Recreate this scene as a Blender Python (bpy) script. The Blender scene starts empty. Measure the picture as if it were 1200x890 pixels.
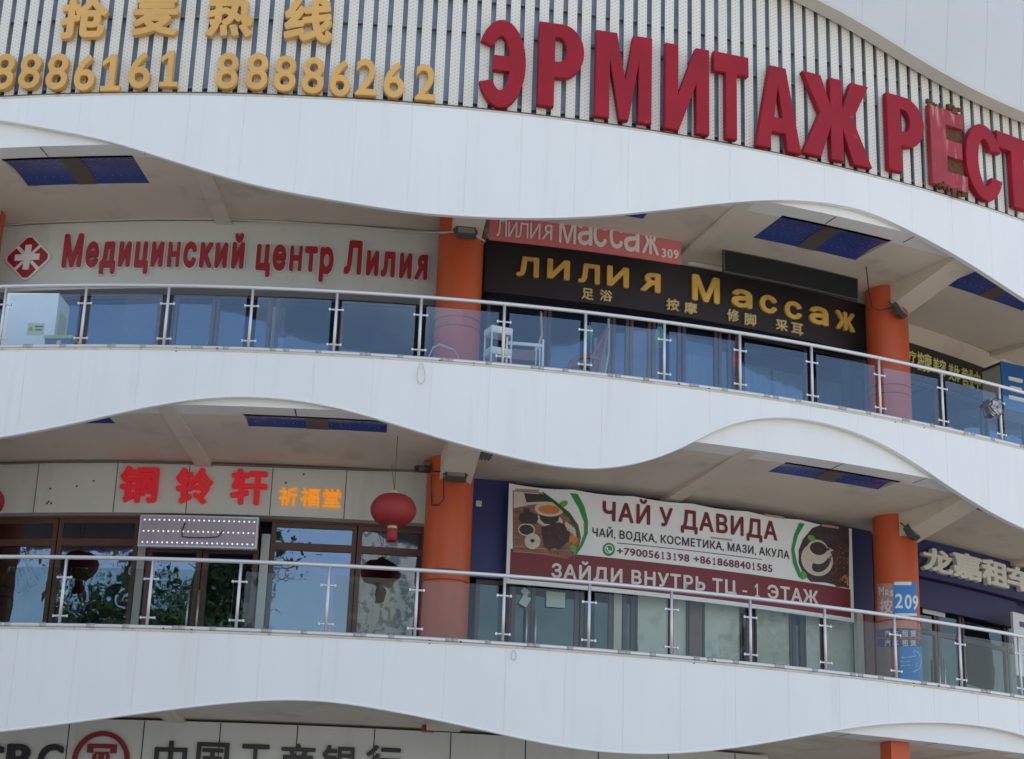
import bpy, bmesh, math, random
import numpy as np
from mathutils import Vector, Matrix
from math import radians, sin, cos, pi, hypot, atan2, sqrt

random.seed(7)
S = bpy.context.scene
COL = S.collection

# ------------------------------------------------------------------ camera, sky, sun, exposure
F_PX, PITCH, ROLL = 2120.0, radians(18.945), radians(2.0144)     # lens (in 1200 px wide pixels), tilt up, roll
EYE = 1.6
AX, AY = -4.0136, 50.3889            # axis of the round building
R = 24.477                           # radius of the balcony edge
Z2, Z3, Z4 = 6.481, 10.781, 15.110   # balcony edges of the storeys
cp, sp, cr, sr = cos(PITCH), sin(PITCH), cos(ROLL), sin(ROLL)
r0 = Vector((1, 0, 0)); u0 = Vector((0, -sp, cp)); f0 = Vector((0, cp, sp))
right = cr * r0 + sr * u0; up = -sr * r0 + cr * u0
cam_d = bpy.data.cameras.new('camera'); cam = bpy.data.objects.new('camera', cam_d); COL.objects.link(cam)
m3 = Matrix((right, up, -f0)).transposed()
cam.matrix_world = Matrix.Translation((0, 0, EYE)) @ m3.to_4x4()
cam_d.sensor_width = 36.0; cam_d.lens = F_PX / 1200 * 36.0; cam_d.clip_start = 0.1; cam_d.clip_end = 3000
S.camera = cam

SUN_EL, SUN_AZ = radians(58), radians(12)     # azimuth from +Y (behind the building) towards +X
w = bpy.data.worlds.new("World"); S.world = w; w.use_nodes = True
nt = w.node_tree; nt.nodes.clear()
wo = nt.nodes.new('ShaderNodeOutputWorld'); bg = nt.nodes.new('ShaderNodeBackground')
sky = nt.nodes.new('ShaderNodeTexSky'); sky.sky_type = 'NISHITA'; sky.sun_disc = False
sky.sun_elevation = SUN_EL; sky.sun_rotation = SUN_AZ; sky.air_density = 1.1; sky.dust_density = 0.8; sky.ozone_density = 1.5
tc = nt.nodes.new('ShaderNodeTexCoord'); nz = nt.nodes.new('ShaderNodeTexNoise')
nz.inputs['Scale'].default_value = 2.6; nz.inputs['Detail'].default_value = 7; nz.inputs['Roughness'].default_value = 0.55
mp = nt.nodes.new('ShaderNodeMapping'); mp.inputs['Scale'].default_value = (1, 1, 2.2); mp.inputs['Location'].default_value = (0.3, 1.7, 0.2)
rmp = nt.nodes.new('ShaderNodeValToRGB'); rmp.color_ramp.elements[0].position = 0.55; rmp.color_ramp.elements[1].position = 0.78; rmp.color_ramp.elements[0].color = (.16, .16, .16, 1)
mx = nt.nodes.new('ShaderNodeMixRGB'); mx.inputs[2].default_value = (7.5, 7.8, 8.2, 1)
nt.links.new(tc.outputs['Generated'], mp.inputs['Vector']); nt.links.new(mp.outputs[0], nz.inputs['Vector'])
nt.links.new(nz.outputs['Fac'], rmp.inputs['Fac']); nt.links.new(rmp.outputs['Color'], mx.inputs[0])
nt.links.new(sky.outputs[0], mx.inputs[1]); nt.links.new(mx.outputs[0], bg.inputs['Color'])
bg.inputs['Strength'].default_value = 0.15
nt.links.new(bg.outputs[0], wo.inputs['Surface'])

sun_d = bpy.data.lights.new('sun', 'SUN'); sun_d.energy = 3.0; sun_d.angle = radians(0.53); sun_d.color = (1, 0.955, 0.88)
sun = bpy.data.objects.new('sun', sun_d); COL.objects.link(sun)
sdir = Vector((sin(SUN_AZ) * cos(SUN_EL), cos(SUN_AZ) * cos(SUN_EL), sin(SUN_EL)))
sun.rotation_euler = sdir.to_track_quat('Z', 'Y').to_euler(); sun.location = (0, 0, 60)

S.view_settings.view_transform = 'Standard'; S.view_settings.look = 'None'
S.view_settings.exposure = 0.74; S.view_settings.gamma = 1.0
S.cycles.max_bounces = 8; S.cycles.transparent_max_bounces = 12; S.cycles.glossy_bounces = 4
S.cycles.sample_clamp_indirect = 6

# ------------------------------------------------------------------ geometry of the place
def W(a, r, z): return Vector((AX + r * sin(a), AY - r * cos(a), z))
def ray(px, py):
    x = (px - 600) / F_PX; y = (py - 445) / F_PX
    xr = cr * x + sr * y; yd = -sr * x + cr * y
    return Vector((xr, cp + yd * sp, sp - yd * cp))
def cyl(px, py, r):
    """survey helper: where on the round wall of radius r a point of the facade lies -> (angle, height)"""
    d = ray(px, py); A = d.x ** 2 + d.y ** 2; B = -2 * (d.x * AX + d.y * AY); C = AX ** 2 + AY ** 2 - r * r
    t = (-B - sqrt(max(0, B * B - 4 * A * C))) / (2 * A); P = d * t
    return atan2(P.x - AX, AY - P.y), P.z + EYE
def ang(px, py, r): return cyl(px, py, r)[0]
def zof(px, py, r): return cyl(px, py, r)[1]

# ------------------------------------------------------------------ mesh builder
class MB:
    def __init__(s): s.v = []; s.f = []; s.sm = []; s.uv = None
    def add(s, vs, fs, smooth=False, M=None):
        o = len(s.v)
        s.v += [(M @ Vector(p)) if M else Vector(p) for p in vs]
        s.f += [tuple(i + o for i in f) for f in fs]; s.sm += [smooth] * len(fs)
        return s
    def box(s, c, d, M=None):
        x, y, z = c; a, b, h = d[0] / 2, d[1] / 2, d[2] / 2
        vs = [(x - a, y - b, z - h), (x + a, y - b, z - h), (x + a, y + b, z - h), (x - a, y + b, z - h),
              (x - a, y - b, z + h), (x + a, y - b, z + h), (x + a, y + b, z + h), (x - a, y + b, z + h)]
        return s.add(vs, [(0, 3, 2, 1), (4, 5, 6, 7), (0, 1, 5, 4), (1, 2, 6, 5), (2, 3, 7, 6), (3, 0, 4, 7)], M=M)
    def arc(s, a0, a1, z0, z1, rin, rout, step=0.012, smooth=True):
        """curved slab about the building axis (world coordinates)"""
        n = max(1, int(math.ceil((a1 - a0) / step))); vs = []
        for i in range(n + 1):
            a = a0 + (a1 - a0) * i / n
            vs += [W(a, rout, z0), W(a, rout, z1), W(a, rin, z1), W(a, rin, z0)]
        o = len(s.v); s.v += vs
        for i in range(n):
            k = o + 4 * i
            for j, sm in ((0, smooth), (1, False), (2, smooth), (3, False)):
                s.f.append((k + j, k + 4 + j, k + 4 + (j + 1) % 4, k + (j + 1) % 4)); s.sm.append(False)
        s.f += [(o, o + 1, o + 2, o + 3), (o + 4 * n + 3, o + 4 * n + 2, o + 4 * n + 1, o + 4 * n)]; s.sm += [False, False]
        return s
    def tube(s, pts, rad, n=10, closed=False, M=None, caps=True):
        pts = [Vector(p) for p in pts]; N = len(pts); vs = []; fs = []
        rads = rad if isinstance(rad, (list, tuple)) else [rad] * N
        ref = None
        for i, p in enumerate(pts):
            if closed: t = pts[(i + 1) % N] - pts[i - 1]
            else: t = pts[min(i + 1, N - 1)] - pts[max(i - 1, 0)]
            t.normalize()
            if ref is None: ref = Vector((0, 0, 1)) if abs(t.z) < 0.9 else Vector((1, 0, 0))
            x = t.cross(ref).normalized(); y = x.cross(t).normalized(); ref = y
            for k in range(n):
                q = 2 * pi * k / n; vs.append(p + (x * cos(q) + y * sin(q)) * rads[i])
        for i in range(N if closed else N - 1):
            for k in range(n):
                a = i * n + k; b = i * n + (k + 1) % n; c = ((i + 1) % N) * n + (k + 1) % n; d = ((i + 1) % N) * n + k
                fs.append((a, d, c, b))
        s.add(vs, fs, True, M)
        if caps and not closed:
            o = len(s.v) - len(vs)
            s.f.append(tuple(o + k for k in range(n))); s.sm.append(False)
            s.f.append(tuple(o + (N - 1) * n + n - 1 - k for k in range(n))); s.sm.append(False)
        return s
    def lathe(s, prof, n=24, M=None, smooth=True):
        """prof: list of (radius, z)"""
        vs = []; fs = []
        for r_, z in prof:
            for k in range(n): vs.append((r_ * cos(2 * pi * k / n), r_ * sin(2 * pi * k / n), z))
        for i in range(len(prof) - 1):
            for k in range(n):
                fs.append((i * n + k, i * n + (k + 1) % n, (i + 1) * n + (k + 1) % n, (i + 1) * n + k))
        return s.add(vs, fs, smooth, M)

WM = {}     # world matrix of every root (and, by inheritance, of its parts)
def make_mesh(name, mb, mat, M=None, bevel=0, merge=False):
    inv = M.inverted() if M else None
    me = bpy.data.meshes.new(name)
    me.from_pydata([tuple(inv @ v) if inv else tuple(v) for v in mb.v], [], mb.f)
    me.polygons.foreach_set('use_smooth', mb.sm)
    if mb.uv:
        ul = me.uv_layers.new(name='UV')
        for i, uvv in enumerate(mb.uv): ul.data[i].uv = uvv
    if bevel or merge:
        bm = bmesh.new(); bm.from_mesh(me)
        if merge: bmesh.ops.remove_doubles(bm, verts=bm.verts, dist=1e-4)
        if bevel: bmesh.ops.bevel(bm, geom=bm.edges[:], offset=bevel, segments=2, affect='EDGES', profile=0.6)
        bm.to_mesh(me); bm.free()
    me.materials.append(mat); me.update()
    return me
def root(name, label, cat, loc, rz=0.0, group=None):
    o = bpy.data.objects.new(name, None); COL.objects.link(o)
    o.empty_display_size = 0.2; o.location = loc; o.rotation_euler = (0, 0, rz)
    o['label'] = label; o['category'] = cat
    if group: o['group'] = group
    WM[o.name] = Matrix.Translation(loc) @ Matrix.Rotation(rz, 4, 'Z')
    return o
def part(name, mb, mat, parent, label=None, bevel=0, local=False, merge=False):
    """child with its own mesh; mesh builder holds world coordinates (or local=True: the root's own frame)"""
    M = WM[parent.name]
    o = bpy.data.objects.new(name, make_mesh(name, mb, mat, None if local else M, bevel, merge)); COL.objects.link(o); o.parent = parent
    WM[o.name] = M
    if label: o['label'] = label
    return o
def thing(name, label, cat, mb, mat, loc, rz=0, group=None, bevel=0, local=False):
    M = Matrix.Translation(loc) @ Matrix.Rotation(rz, 4, 'Z')
    o = bpy.data.objects.new(name, make_mesh(name, mb, mat, None if local else M, bevel)); COL.objects.link(o)
    o.location = loc; o.rotation_euler = (0, 0, rz); o['label'] = label; o['category'] = cat
    if group: o['group'] = group
    WM[o.name] = M
    return o
def inst(name, me, parent, loc=(0, 0, 0), rz=0):
    o = bpy.data.objects.new(name, me); COL.objects.link(o); o.parent = parent; o.location = loc; o.rotation_euler = (0, 0, rz)
    return o

# ------------------------------------------------------------------ materials
def mat(name, col, rough=0.5, metal=0.0, var=0.0, vscale=3.0, stretch=(1, 1, 1), bump=0.0, bscale=40, emit=0.0, dirt=None, spec=0.5, coat=0.0):
    m = bpy.data.materials.new(name); m.use_nodes = True; t = m.node_tree; b = t.nodes['Principled BSDF']
    b.inputs['Base Color'].default_value = (*col, 1); b.inputs['Roughness'].default_value = rough; b.inputs['Metallic'].default_value = metal
    b.inputs['Specular IOR Level'].default_value = spec; b.inputs['Coat Weight'].default_value = coat
    if emit: b.inputs['Emission Color'].default_value = (*col, 1); b.inputs['Emission Strength'].default_value = emit
    g = t.nodes.new('ShaderNodeNewGeometry')
    def noise(scale, st, det=4):
        mpn = t.nodes.new('ShaderNodeMapping'); mpn.inputs['Scale'].default_value = st
        n = t.nodes.new('ShaderNodeTexNoise'); n.inputs['Scale'].default_value = scale; n.inputs['Detail'].default_value = det
        t.links.new(g.outputs['Position'], mpn.inputs[0]); t.links.new(mpn.outputs[0], n.inputs['Vector']); return n
    last = None
    if var:
        n = noise(vscale, stretch)
        r_ = t.nodes.new('ShaderNodeMapRange'); r_.inputs['From Min'].default_value = 0.3; r_.inputs['From Max'].default_value = 0.7
        r_.inputs['To Min'].default_value = 1 - var; r_.inputs['To Max'].default_value = 1 + var * 0.6
        t.links.new(n.outputs['Fac'], r_.inputs['Value'])
        mu = t.nodes.new('ShaderNodeVectorMath'); mu.operation = 'SCALE'; mu.inputs[0].default_value = col
        t.links.new(r_.outputs[0], mu.inputs['Scale']); last = mu.outputs[0]
        rr = t.nodes.new('ShaderNodeMapRange'); rr.inputs['To Min'].default_value = max(0.02, rough - 0.08); rr.inputs['To Max'].default_value = min(1, rough + 0.1)
        t.links.new(n.outputs['Fac'], rr.inputs['Value']); t.links.new(rr.outputs[0], b.inputs['Roughness'])
    if dirt:       # (colour, scale, stretch, threshold, strength): stains and wear with a shape of their own
        dc, ds, dst, th, k = dirt
        n = noise(ds, dst, 8); rp = t.nodes.new('ShaderNodeMapRange'); rp.inputs['From Min'].default_value = th; rp.inputs['From Max'].default_value = th + 0.16
        rp.inputs['To Max'].default_value = k; t.links.new(n.outputs['Fac'], rp.inputs['Value'])
        mm = t.nodes.new('ShaderNodeMixRGB'); mm.inputs[2].default_value = (*dc, 1)
        if last: t.links.new(last, mm.inputs[1])
        else: mm.inputs[1].default_value = (*col, 1)
        t.links.new(rp.outputs[0], mm.inputs[0]); last = mm.outputs[0]
    if last: t.links.new(last, b.inputs['Base Color'])
    if bump:
        n = noise(bscale, (1, 1, 1)); bp = t.nodes.new('ShaderNodeBump'); bp.inputs['Strength'].default_value = bump; bp.inputs['Distance'].default_value = 0.02
        t.links.new(n.outputs['Fac'], bp.inputs['Height']); t.links.new(bp.outputs[0], b.inputs['Normal'])
    return m
def glass(name, tint, f0, wave=0.0, wscale=1.5, rcol=(1, 1, 1)):
    m = bpy.data.materials.new(name); m.use_nodes = True; t = m.node_tree; t.nodes.clear()
    o = t.nodes.new('ShaderNodeOutputMaterial'); mixn = t.nodes.new('ShaderNodeMixShader')
    tr = t.nodes.new('ShaderNodeBsdfTransparent'); tr.inputs[0].default_value = (*tint, 1)
    gl = t.nodes.new('ShaderNodeBsdfGlossy'); gl.inputs['Roughness'].default_value = 0.015; gl.inputs['Color'].default_value = (*rcol, 1)
    lw = t.nodes.new('ShaderNodeLayerWeight'); lw.inputs['Blend'].default_value = 0.5
    pw = t.nodes.new('ShaderNodeMath'); pw.operation = 'POWER'; pw.inputs[1].default_value = 4.0
    rg = t.nodes.new('ShaderNodeMapRange'); rg.inputs['To Min'].default_value = f0; rg.inputs['To Max'].default_value = 1.0
    t.links.new(lw.outputs['Facing'], pw.inputs[0]); t.links.new(pw.outputs[0], rg.inputs['Value'])
    t.links.new(rg.outputs[0], mixn.inputs[0]); t.links.new(tr.outputs[0], mixn.inputs[1]); t.links.new(gl.outputs[0], mixn.inputs[2])
    t.links.new(mixn.outputs[0], o.inputs['Surface'])
    if wave:
        g = t.nodes.new('ShaderNodeNewGeometry'); n = t.nodes.new('ShaderNodeTexNoise'); n.inputs['Scale'].default_value = wscale; n.inputs['Detail'].default_value = 1.5
        bp = t.nodes.new('ShaderNodeBump'); bp.inputs['Strength'].default_value = 1.0; bp.inputs['Distance'].default_value = wave
        t.links.new(g.outputs['Position'], n.inputs['Vector']); t.links.new(n.outputs['Fac'], bp.inputs['Height']); t.links.new(bp.outputs[0], gl.inputs['Normal'])
    return m

M = {}
M['fascia'] = mat('white_fascia_paint', (.80, .80, .775), .42, 0, .03, 1.2, (1, 1, .35), dirt=((.52, .50, .46), 2.2, (2.4, 2.4, .16), .58, .16))
M['cap'] = mat('stained_cap_strip', (.62, .55, .45), .6, 0, .12, 2, dirt=((.30, .22, .15), 3, (3, 3, 1), .56, .6))
M['trim'] = mat('white_edge_trim', (.84, .84, .83), .35, 0, .03, 4)
M['soffit'] = mat('beige_soffit_paint', (.70, .615, .50), .7, 0, .06, .8, dirt=((.30, .26, .21), 1.3, (1, 1, 1), .56, .38))
M['slab'] = mat('slab_concrete', (.45, .44, .42), .8, 0, .1, 2)
M['board'] = mat('grey_sign_board', (.60, .61, .57), .5, 0, .04, 1.0, dirt=((.40, .38, .33), 2.0, (2, 2, .3), .58, .3))
M['orange'] = mat('orange_column_paint', (.55, .088, .022), .45, 0, .07, 2.0, (1, 1, .5), dirt=((.30, .10, .055), 5, (1, 1, .35), .59, .55))
M['slat'] = None
M['screen_back'] = mat('dark_blue_glazing', (.46, .55, .70), .3, 0, .25, 1.2)
M['screen_rail'] = mat('galvanised_rail', (.20, .21, .23), .5, .6)
M['upper'] = mat('grey_white_upper_cladding', (.58, .585, .585), .45, 0, .03, 1.0)
M['upper_trim'] = mat('beige_edge_trim', (.58, .56, .50), .5, 0, .04, 2)
M['steel'] = mat('brushed_steel', (.66, .65, .63), .42, .75)
M['steel_dull'] = mat('weathered_steel', (.40, .40, .39), .42, .8, .06, 3)
M['rail_glass'] = glass('balustrade_glass', (.88, .92, .93), .070, .003, .8, (.68, .83, 1))
M['rail_glass_green'] = glass('balustrade_glass_greenish', (.85, .90, .87), .026, .003, .8)
M['win_glass'] = glass('window_glass', (.38, .46, .55), .15, .008, 1.6, (.44, .66, 1))
M['win_glass_low'] = glass('shop_window_glass', (.36, .42, .46), .25, .0045, 2.4, (.66, .80, 1))
M['win_glass_dim'] = glass('dull_door_glass', (.45, .53, .53), .075, .02, 1.5, (.75, .95, .95))
M['brown'] = mat('brown_window_frame', (.115, .048, .036), .45, 0, .15, 6)
M['purple'] = mat('dark_plum_frame', (.085, .048, .060), .45, 0, .15, 6)
M['redbrown'] = mat('red_brown_frame', (.26, .05, .032), .45, 0, .12, 6)
M['interior'] = mat('dim_shop_interior', (.22, .20, .19), .8, 0, .2, 1)
M['dark'] = mat('dark_void', (.03, .03, .035), .7)
M['blue_wall'] = mat('navy_wall_panel', (.030, .040, .17), .45, 0, .12, 3)
M['navy'] = mat('navy_sign_board', (.024, .024, .115), .5, 0, .12, 3)
M['cornice'] = mat('pale_cornice', (.62, .58, .50), .6, 0, .06, 3)
M['black_board'] = mat('black_brown_sign_board', (.026, .018, .021), .55, 0, .25, 8, (1, 1, 8))
M['red'] = mat('red_channel_letter', (.33, .013, .026), .6, 0, .14, 1.6, spec=.25, dirt=((.62, .20, .22), 5, (1, 1, 1), .69, .6))
M['red_worn'] = mat('faded_red_channel_letter', (.36, .032, .042), .65, 0, .2, 3, dirt=((.62, .42, .36), 4, (2, 2, .35), .57, .75))
M['rust'] = mat('rusty_scraps', (.16, .06, .03), .85, .2, .4, 12)
M['gold'] = mat('gold_channel_letter', (.72, .41, .12), .6, 0, .12, 1.4, dirt=((.50, .28, .10), 4, (1, 1, 1), .60, .5))
M['sign_red'] = mat('dark_red_letter', (.36, .020, .030), .4, 0, .1, 2)
M['sign_white'] = mat('white_letter_edge', (.80, .78, .76), .4)
M['goldleaf'] = mat('brushed_gold_letter', (.86, .52, .12), .35, .15, .15, 3)
M['goldpale'] = mat('pale_gold_letter', (.66, .50, .24), .4, .2, .15, 3)
M['pinkred'] = mat('faded_red_vinyl', (.60, .16, .16), .5, 0, .06, 2)
M['paleletter'] = mat('pale_vinyl_letter', (.72, .66, .62), .5)
M['led_off'] = mat('unlit_led_panel', (.016, .017, .018), .7, 0, .1, 20, spec=.2)
M['lit_red'] = mat('lit_red_letter', (.72, .022, .035), .4, 0, .06, 4, emit=.09)
M['lit_pink'] = mat('peeled_red_letter', (.85, .16, .19), .5, 0, .1, 6, emit=.1)
M['lit_orange'] = mat('lit_orange_letter', (.95, .36, .02), .4, emit=.22)
M['panel_grey'] = mat('mauve_led_panel', (.42, .37, .45), .35, 0, .06, 8)
M['panel_frame'] = mat('aluminium_sign_frame', (.62, .66, .74), .35, .4)
M['led_dot'] = mat('led_dot', (1, 1, 1), .4, emit=.4)
M['black'] = mat('black_plastic', (.02, .02, .022), .45)
M['darkgrey'] = mat('dark_grey_metal', (.09, .085, .08), .5, .3, .15, 20)
M['cable'] = mat('dusty_cable', (.16, .12, .10), .7)
M['cable_pale'] = mat('pale_cable', (.55, .52, .47), .6)
M['white'] = mat('white_enamel', (.78, .80, .80), .35, 0, .04, 4)
M['white_plastic'] = mat('white_plastic', (.72, .74, .73), .45)
M['paper'] = mat('yellowed_paper_cover', (.68, .70, .62), .6, 0, .10, 2.2, dirt=((.26, .30, .30), 2.2, (1, 1, 1), .53, .6))
M['paper_note'] = mat('paper_notice', (.62, .66, .62), .7)
M['banner_white'] = mat('white_banner_vinyl', (.80, .81, .81), .45, 0, .03, 2, bump=.25, bscale=2.2)
M['banner_red'] = mat('maroon_banner_print', (.19, .022, .028), .45, 0, .06, 2, bump=.25, bscale=2.2)
M['maroon'] = mat('maroon_print', (.17, .015, .025), .5)
M['ink'] = mat('black_print', (.03, .03, .035), .5)
M['green'] = mat('green_print', (.02, .27, .07), .5)
M['green_dark'] = mat('dark_green_print', (.02, .10, .03), .5)
M['leafprint'] = mat('leaf_green_print', (.14, .36, .06), .5)
M['wood_print'] = mat('wood_print', (.27, .12, .085), .5, 0, .4, 5, (1, 1, 7))
M['clay'] = mat('dark_clay_print', (.050, .032, .032), .5, 0, .2, 12)
M['tea'] = mat('tea_print', (.62, .20, .04), .5, 0, .12, 14)
M['cream'] = mat('cream_print', (.60, .54, .46), .5, 0, .08, 12)
M['coffee'] = mat('coffee_bean_print', (.10, .045, .035), .5, 0, .8, 26)
M['darkprint'] = mat('dark_table_print', (.055, .040, .045), .5, 0, .3, 8)
M['orange_print'] = mat('orange_print', (.55, .22, .08), .5)
M['tape'] = mat('brown_tape', (.42, .29, .20), .5)
M['lantern'] = mat('red_lantern_silk', (.30, .020, .022), .6, 0, .08, 6)
M['lantern_gold'] = mat('lantern_gold_trim', (.70, .52, .30), .4, .2)
M['wood'] = mat('dark_chair_wood', (.20, .10, .085), .4, 0, .15, 10)
M['teal'] = mat('teal_plastic_bag', (.08, .24, .24), .4, 0, .2, 12)
M['cloth_red'] = mat('red_cloth', (.36, .03, .035), .8, 0, .1, 12)
M['curtain'] = mat('blue_grey_curtain', (.50, .58, .56), .8, 0, .08, 4)
M['curtain_white'] = mat('white_curtain', (.72, .76, .78), .8, 0, .05, 4)
M['bin_blue'] = mat('blue_bin', (.045, .12, .24), .5)
M['bin_lid'] = mat('yellow_green_lid', (.48, .47, .16), .5)
M['sticker'] = mat('pale_yellow_sticker', (.55, .55, .30), .6)
M['poster_blue'] = mat('blue_poster', (.035, .22, .58), .45, 0, .08, 4)
M['poster_pink'] = mat('faded_pink_poster', (.52, .26, .22), .55, 0, .15, 5)
M['poster_purple'] = mat('purple_poster_strip', (.10, .06, .17), .5)
M['poster_brown'] = mat('brown_poster', (.34, .18, .13), .5, 0, .1, 4)
M['skyblue'] = mat('pale_blue_print', (.50, .74, .92), .5)
M['blue_sign'] = mat('blue_light_box', (.025, .13, .36), .4, 0, .05, 4)
M['sign_side'] = mat('light_box_side', (.42, .42, .35), .6, 0, .1, 6)
M['bank_black'] = mat('black_metal_letter', (.022, .018, .024), .35)
M['bank_red'] = mat('dark_red_emblem', (.22, .012, .020), .4)
M['foil'] = mat('crumpled_foil', (.42, .40, .42), .35, .7, .5, 14)
M['dome'] = mat('blue_polycarbonate', (.045, .070, .26), .22, 0, .15, 6)
M['dome_rib'] = mat('brown_metal_strip', (.12, .095, .085), .5)
M['bulb'] = mat('small_bulbs', (.24, .26, .36), .4)
M['tile'] = mat('grey_floor_tile', (.35, .34, .32), .5, 0, .1, 3)
M['pavement'] = mat('plaza_paving', (.46, .42, .36), .75, 0, .12, .6)
M['bark'] = mat('bark', (.16, .12, .09), .9, 0, .3, 5)
M['leaf'] = mat('tree_leaf', (.045, .10, .028), .6, 0, .35, 1.5)
M['palm_leaf'] = mat('palm_leaf', (.055, .12, .03), .5, 0, .3, 1.5)
M['tower'] = mat('tower_render', (.50, .46, .39), .8, 0, .1, .3)
M['tower_win'] = mat('tower_window', (.17, .18, .18), .4)
M['roof'] = mat('roof_screed', (.4, .39, .37), .8, 0, .1, 1)

def slat_material():
    m = mat('perforated_white_slat', (.75, .70, .60), .45, 0, .05, 2, (1, 1, .4)); t = m.node_tree; b = t.nodes['Principled BSDF']
    uv = t.nodes.new('ShaderNodeUVMap'); sx = t.nodes.new('ShaderNodeSeparateXYZ'); t.links.new(uv.outputs[0], sx.inputs[0])
    def mth(op, a, bb=None):
        n = t.nodes.new('ShaderNodeMath'); n.operation = op
        for i, q in enumerate((a, bb)):
            if q is None: continue
            if isinstance(q, (int, float)): n.inputs[i].default_value = q
            else: t.links.new(q, n.inputs[i])
        return n.outputs[0]
    P = .052
    u = mth('DIVIDE', sx.outputs[0], P); v = mth('DIVIDE', sx.outputs[1], P * 1.25)
    odd = mth('MODULO', mth('FLOOR', u), 2.0); v = mth('ADD', v, mth('MULTIPLY', odd, .5))
    du = mth('SUBTRACT', mth('FRACT', u), .5); dv = mth('MULTIPLY', mth('SUBTRACT', mth('FRACT', v), .5), 1.25)
    d = mth('SQRT', mth('ADD', mth('MULTIPLY', du, du), mth('MULTIPLY', dv, dv)))
    hole = mth('LESS_THAN', d, .19)
    old = b.inputs['Base Color'].links[0].from_socket
    mm = t.nodes.new('ShaderNodeMixRGB'); mm.inputs[2].default_value = (.42, .41, .38, 1)
    t.links.new(hole, mm.inputs[0]); t.links.new(old, mm.inputs[1]); t.links.new(mm.outputs[0], b.inputs['Base Color'])
    return m
M['slat'] = slat_material()

# ------------------------------------------------------------------ lettering
TS = bpy.data.scenes.new('type_shop'); tcu = bpy.data.curves.new('type', 'FONT'); tob = bpy.data.objects.new('type', tcu); TS.collection.objects.link(tob)
def _eval(ob):
    vl = TS.view_layers[0]; vl.update(); dg = vl.depsgraph; dg.update()
    me = bpy.data.meshes.new_from_object(ob.evaluated_get(dg)); vs = [v.co.copy() for v in me.vertices]; fs = [tuple(p.vertices) for p in me.polygons]
    bpy.data.meshes.remove(me); return vs, fs
GC = {}
def raw(body, bold=0.0, ext=0.0, bev=0.0, res=4):
    k = (body, bold, ext, bev, res)
    if k not in GC:
        tcu.body = body; tcu.offset = 0; tcu.extrude = ext; tcu.bevel_depth = bev; tcu.bevel_resolution = 0; tcu.resolution_u = res
        vs, fs = _eval(tob)
        if bold > 0:      # heavier weight: the outline is swept round a small circle, each copy a hair lower than the one before
            V = list(vs); FF = list(fs); n0 = len(vs)
            for q in range(8):
                dx, dy = bold * cos(q * pi / 4), bold * sin(q * pi / 4); o = len(V)
                V += [Vector((v.x + dx, v.y + dy, v.z * (1 - .006 * (q + 1)) - .0002 * (q + 1))) for v in vs]; FF += [tuple(i + o for i in f) for f in fs]
            vs, fs = V, FF
        GC[k] = (vs, fs)
    return GC[k]
# the tall red letters are drawn stroke by stroke in a unit box
def ell(cx, cy, rx, ry, a0, a1, n=18): return [(cx + rx * cos(radians(a0 + (a1 - a0) * i / n)), cy + ry * sin(radians(a0 + (a1 - a0) * i / n))) for i in range(n + 1)]
def big_outline(ch):
    if ch == '1': return [[(.06, 0), (.06, .13), (.38, .13), (.38, .80), (.05, .68), (.05, .82), (.42, 1), (.66, 1), (.66, .13), (.96, .13), (.96, 0)]]
    if ch == 'М': return [[(0, 0), (0, 1), (.37, 1), (.53, .47), (.66, 1), (1, 1), (1, 0), (.76, 0), (.76, .66), (.59, 0), (.43, 0), (.25, .66), (.25, 0)]]
    if ch == 'И': return [[(0, 0), (0, 1), (.29, 1), (.29, .42), (.69, 1), (1, 1), (1, 0), (.70, 0), (.70, .56), (.31, 0)]]
    if ch == 'Т': return [[(.34, 0), (.34, .77), (0, .77), (0, 1), (1, 1), (1, .77), (.66, .77), (.66, 0)]]
    if ch == 'А': return [[(0, 0), (.32, 1), (.68, 1), (1, 0), (.70, 0), (.645, .2), (.355, .2), (.30, 0)], [(.41, .38), (.59, .38), (.5, .74)]]
    if ch == 'Ж': return [[(0, 0), (.26, .54), (.02, 1), (.28, 1), (.41, .66), (.41, 1), (.59, 1), (.59, .66), (.72, 1), (.98, 1), (.74, .54), (1, 0), (.73, 0), (.59, .38), (.59, 0), (.41, 0), (.41, .38), (.27, 0)]]
    if ch == 'Р': return [[(0, 0), (0, 1)] + ell(.50, .675, .50, .325, 90, -90) + [(.36, .35), (.36, 0)], [(.36, .54)] + ell(.45, .685, .16, .145, -90, 90, 12) + [(.36, .83)]]
    if ch == 'Е': return [[(0, 0), (0, 1), (.94, 1), (.94, .80), (.44, .80), (.44, .61), (.88, .61), (.88, .40), (.44, .40), (.44, .205), (1, .205), (1, 0)]]
    if ch == 'С': return [ell(.5, .5, .52, .5, 22, 338, 40) + ell(.52, .5, .19, .31, 325, 35, 30)]
    if ch == 'Э':
        o = ell(.5, .5, .5, .5, 152, -152, 40)
        i1 = ell(.48, .5, .19, .31, -142, -16, 18); i2 = ell(.48, .5, .19, .31, 16, 142, 18)
        return [o + i1 + [(.33, .415), (.33, .585)] + i2]
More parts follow.
